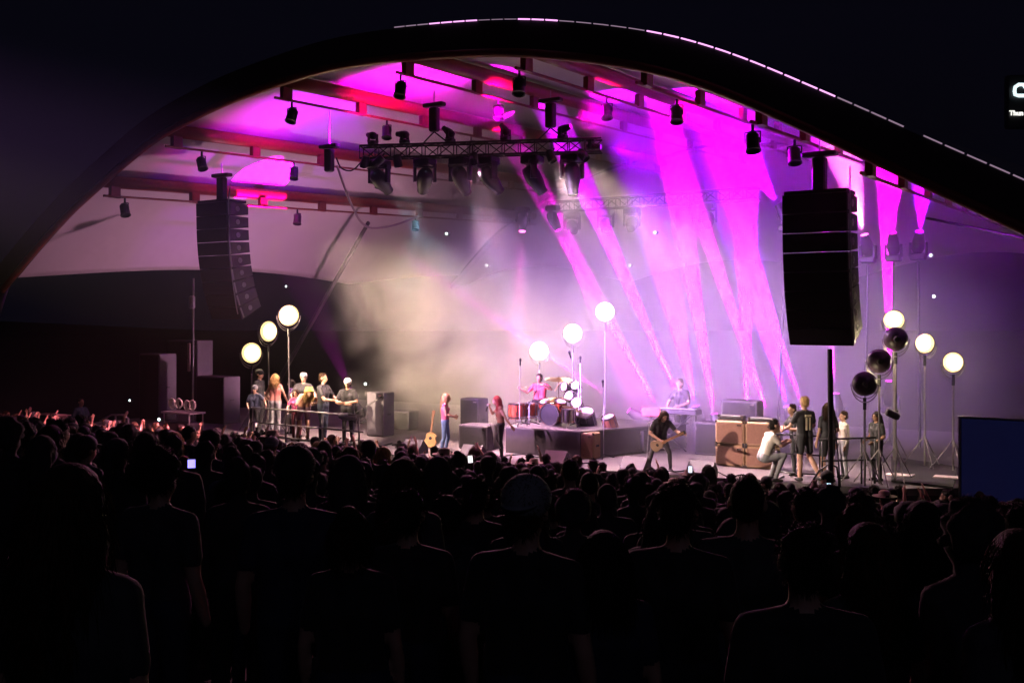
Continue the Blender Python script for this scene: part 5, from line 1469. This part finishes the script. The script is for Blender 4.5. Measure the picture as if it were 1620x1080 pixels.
# masts added out of frame: their invented cans fill the smoke, light the band
def mast(loc, label, cans):
    loc = V((loc[0], loc[1], ground_z(loc[0], loc[1])))
    g = thing('added_light_mast', loc, label, 'lighting mast', 'added light masts')
    top = loc + Z3 * 7.5
    MB().tube([loc, top], .09, 8).build('pole', BLACK, g)
    MB().tube([top - U3 * 1.3, top + U3 * 1.3], .04, 8).build('crossbar', BLACK, g)
    for k in range(3):
        a = 2.1 * k; MB().tube([loc + Z3 * 1.2, loc + V((1.1 * math.cos(a), 1.1 * math.sin(a), -.02))], .035, 6).build('leg', BLACK, g)
    n = len(cans)
    for k, (aim, pw, c, ang) in enumerate(cans):
        p = top + U3 * (-1.1 + 2.2 * k / max(1, n - 1)) - Z3 * .3; d = (PT(*aim) - p).normalized()
        h = MB().lathe(p - d * .15, d, [(0, 0), (.12, .0), (.14, .12), (.14, .4), (.13, .4), (.11, .25), (0, .22)], 12).build('lamp_head', BLACK, g)
        spot(p + d * .3, PT(*aim), pw, c, ang, .8, .15, g)
mast((-21, 9), 'added unseen light mast standing left of the audience, outside the view', [((740, 560, 5), 300000, (1, .70, .48), 13), ((690, 540, 5), 100000, (1, .5, .6), 10), ((700, 690, 0), 42000, (1, .62, .55), 6.5), ((850, 650, 1.5), 42000, (1, .55, .6), 6.5),
     ((1110, 580, 8), 310000, (.70, .32, 1), 14), ((1290, 560, 8), 350000, (.70, .32, 1), 14), ((1080, 680, .5), 50000, (1, .65, .6), 6), ((1280, 690, .5), 50000, (1, .76, .6), 6)])
p = on_truss(760, -.25) - V3 * .3  # crowd fill: an invented par can added to lift the front rows
g = thing('par_light', p, 'added front par can on the truss, aimed at the crowd', 'stage light', 'added front par cans')
d = (V((-1, 18, 1.5)) - p).normalized()
MB().lathe(p - d * .12, d, [(0, 0), (.09, .0), (.11, .1), (.11, .3), (.10, .3), (.09, .2), (0, .18)], 12).build('housing', BLACK, g)
MB().tube([p, p + V3 * .2 + Z3 * .2], .02, 6).build('clamp', BLACK, g)
spot(p + d * .3, V((-1, 18, 1.5)), 3500, (1, .35, .55), 95, .8, .1, g)

mast((3, -9), 'added dim fill light mast far behind the audience, outside the view', [((810, 800, -2), 60, (.6, .6, 1), 130), ((1000, 800, -2), 50, (.7, .6, .9), 130)])  # unseen bluish fill added to lift the dark backs of the crowd
# ---------------------------------------------------------------- haze: stage fog drifting through the air of the whole place
def haze():
    mb = MB().box((0, 13, 5.2), (90, 90, 22))
    o = mb.build('haze', mat('haze_dummy', (1, 1, 1)))
    tag(o, kind='stuff')
    m = bpy.data.materials.new('stage_haze'); m.use_nodes = True
    nt = m.node_tree; nt.nodes.clear()
    N = nt.nodes.new; Lk = nt.links.new
    out = N('ShaderNodeOutputMaterial')
    pv = N('ShaderNodeVolumePrincipled')
    pv.inputs['Color'].default_value = (1, 1, 1, 1)
    pv.inputs['Anisotropy'].default_value = 0.1
    tc = N('ShaderNodeTexCoord')
    nz = N('ShaderNodeTexNoise'); nz.inputs['Scale'].default_value = 0.42; nz.inputs['Detail'].default_value = 4; nz.inputs['Roughness'].default_value = 0.6
    nz.inputs['Distortion'].default_value = 0.6
    Lk(tc.outputs['Object'], nz.inputs['Vector'])
    def math_(op, a, b=None, c=None):
        n = N('ShaderNodeMath'); n.operation = op
        for i, x in enumerate((a, b, c)):
            if x is None: continue
            if isinstance(x, (int, float)): n.inputs[i].default_value = x
            else: Lk(x, n.inputs[i])
        return n.outputs[0]
    def dot(v, off):
        n = N('ShaderNodeVectorMath'); n.operation = 'DOT_PRODUCT'
        Lk(tc.outputs['Object'], n.inputs[0]); n.inputs[1].default_value = v
        return math_('SUBTRACT', n.outputs['Value'], off)
    def smooth(x, a, b):
        n = N('ShaderNodeMapRange'); n.interpolation_type = 'SMOOTHSTEP'
        n.inputs['From Min'].default_value = a; n.inputs['From Max'].default_value = b
        Lk(x, n.inputs['Value']); return n.outputs[0]
    s = dot(U3, OX * UX + OY * UY); t = dot(V3, OV)
    wob = math_('MULTIPLY', math_('SUBTRACT', nz.outputs['Fac'], 0.5), 5.0)
    s2 = math_('ADD', s, wob)
    t2 = math_('ADD', t, wob)
    m1 = math_('MULTIPLY', smooth(s2, -2.0, 1.6), smooth(s2, 18.5, 12.5))
    m2 = math_('MULTIPLY', smooth(t2, 0.1, 3.8), smooth(t2, 13.5, 11.0))
    sep = N('ShaderNodeSeparateXYZ'); Lk(tc.outputs['Object'], sep.inputs[0])
    m3 = smooth(sep.outputs['Z'], 13.5, 8.5)
    mk = math_('MULTIPLY', math_('MULTIPLY', m1, m2), m3)
    cl = smooth(nz.outputs['Fac'], 0.37, 0.63)
    amt = math_('MULTIPLY_ADD', smooth(s, 6.5, 1.5), 0.72, 0.07)      # billows at the left, even haze at the right
    clump = math_('ADD', math_('MULTIPLY', cl, amt), math_('MULTIPLY', math_('SUBTRACT', 1.0, amt), 0.5))
    d = math_('MULTIPLY', mk, math_('MULTIPLY_ADD', clump, HAZE_D * 1.1, HAZE_D * 0.45))
    d = math_('MULTIPLY', d, math_('MULTIPLY_ADD', smooth(s, 4.5, 0.5), 1.3, 1.0))
    d = math_('ADD', d, HAZE_0)
    Lk(d, pv.inputs['Density'])
    Lk(pv.outputs[0], out.inputs['Volume'])
    o.data.materials.clear(); o.data.materials.append(m)
HAZE_D = 0.07
HAZE_0 = 0.0003
SC.cycles.volume_step_rate = 0.25
SC.cycles.volume_max_steps = 80
haze()
# ---------------------------------------------------------------- labels for the audience: kind, look, and where they stand
def label_crowd():
    names = dict(VAR)
    marks = [(60, 'the pink box'), (150, 'the big guard'), (235, 'the steel handrail'), (330, 'the cable trolley'), (430, 'the left lamps'), (520, 'the crew rail'), (600, 'the upright grey case'), (700, 'the blond singer'), (785, 'the auburn singer'), (870, 'the bass drum'), (960, 'the wooden conga'), (1050, 'the bass player'), (1175, 'the tan stacks'), (1270, 'the numbered jersey'), (1340, 'the stair rail'), (1430, 'the dark-backed lamps'), (1530, 'the blue screen edge'), (1620, 'the blue screen')]
    buckets = {}
    for o, key, lab in CROWD_LIST:
        if lab: continue
        x, y = o.location.x, o.location.y; px = 810 + F * x / y; t = x * VX + y * VY - OV
        mk = min(marks, key=lambda m: abs(m[0] - px))[1]
        band = 'front rows' if t > -4.6 else ('middle rows' if t > -9.5 else ('rear rows' if t > -14.5 else 'closest rows'))
        buckets.setdefault((names[key], mk, band), []).append((px, o))
    words = ['first', 'second', 'third', 'fourth', 'fifth', 'sixth', 'seventh', 'eighth']
    for (nm, mk, band), l in buckets.items():
        l.sort(key=lambda a: a[0])
        for i, (px, o) in enumerate(l):
            s = '%s in the %s below %s' % (nm, band, mk)
            if len(l) > 1: s += ', %s from left' % words[min(i, 7)]
            o['label'] = s if len(s.split()) <= 16 else s.replace('spectator', 'person').replace(' in the ', ', ')
            assert len(o['label'].split()) <= 16, o['label']
label_crowd()
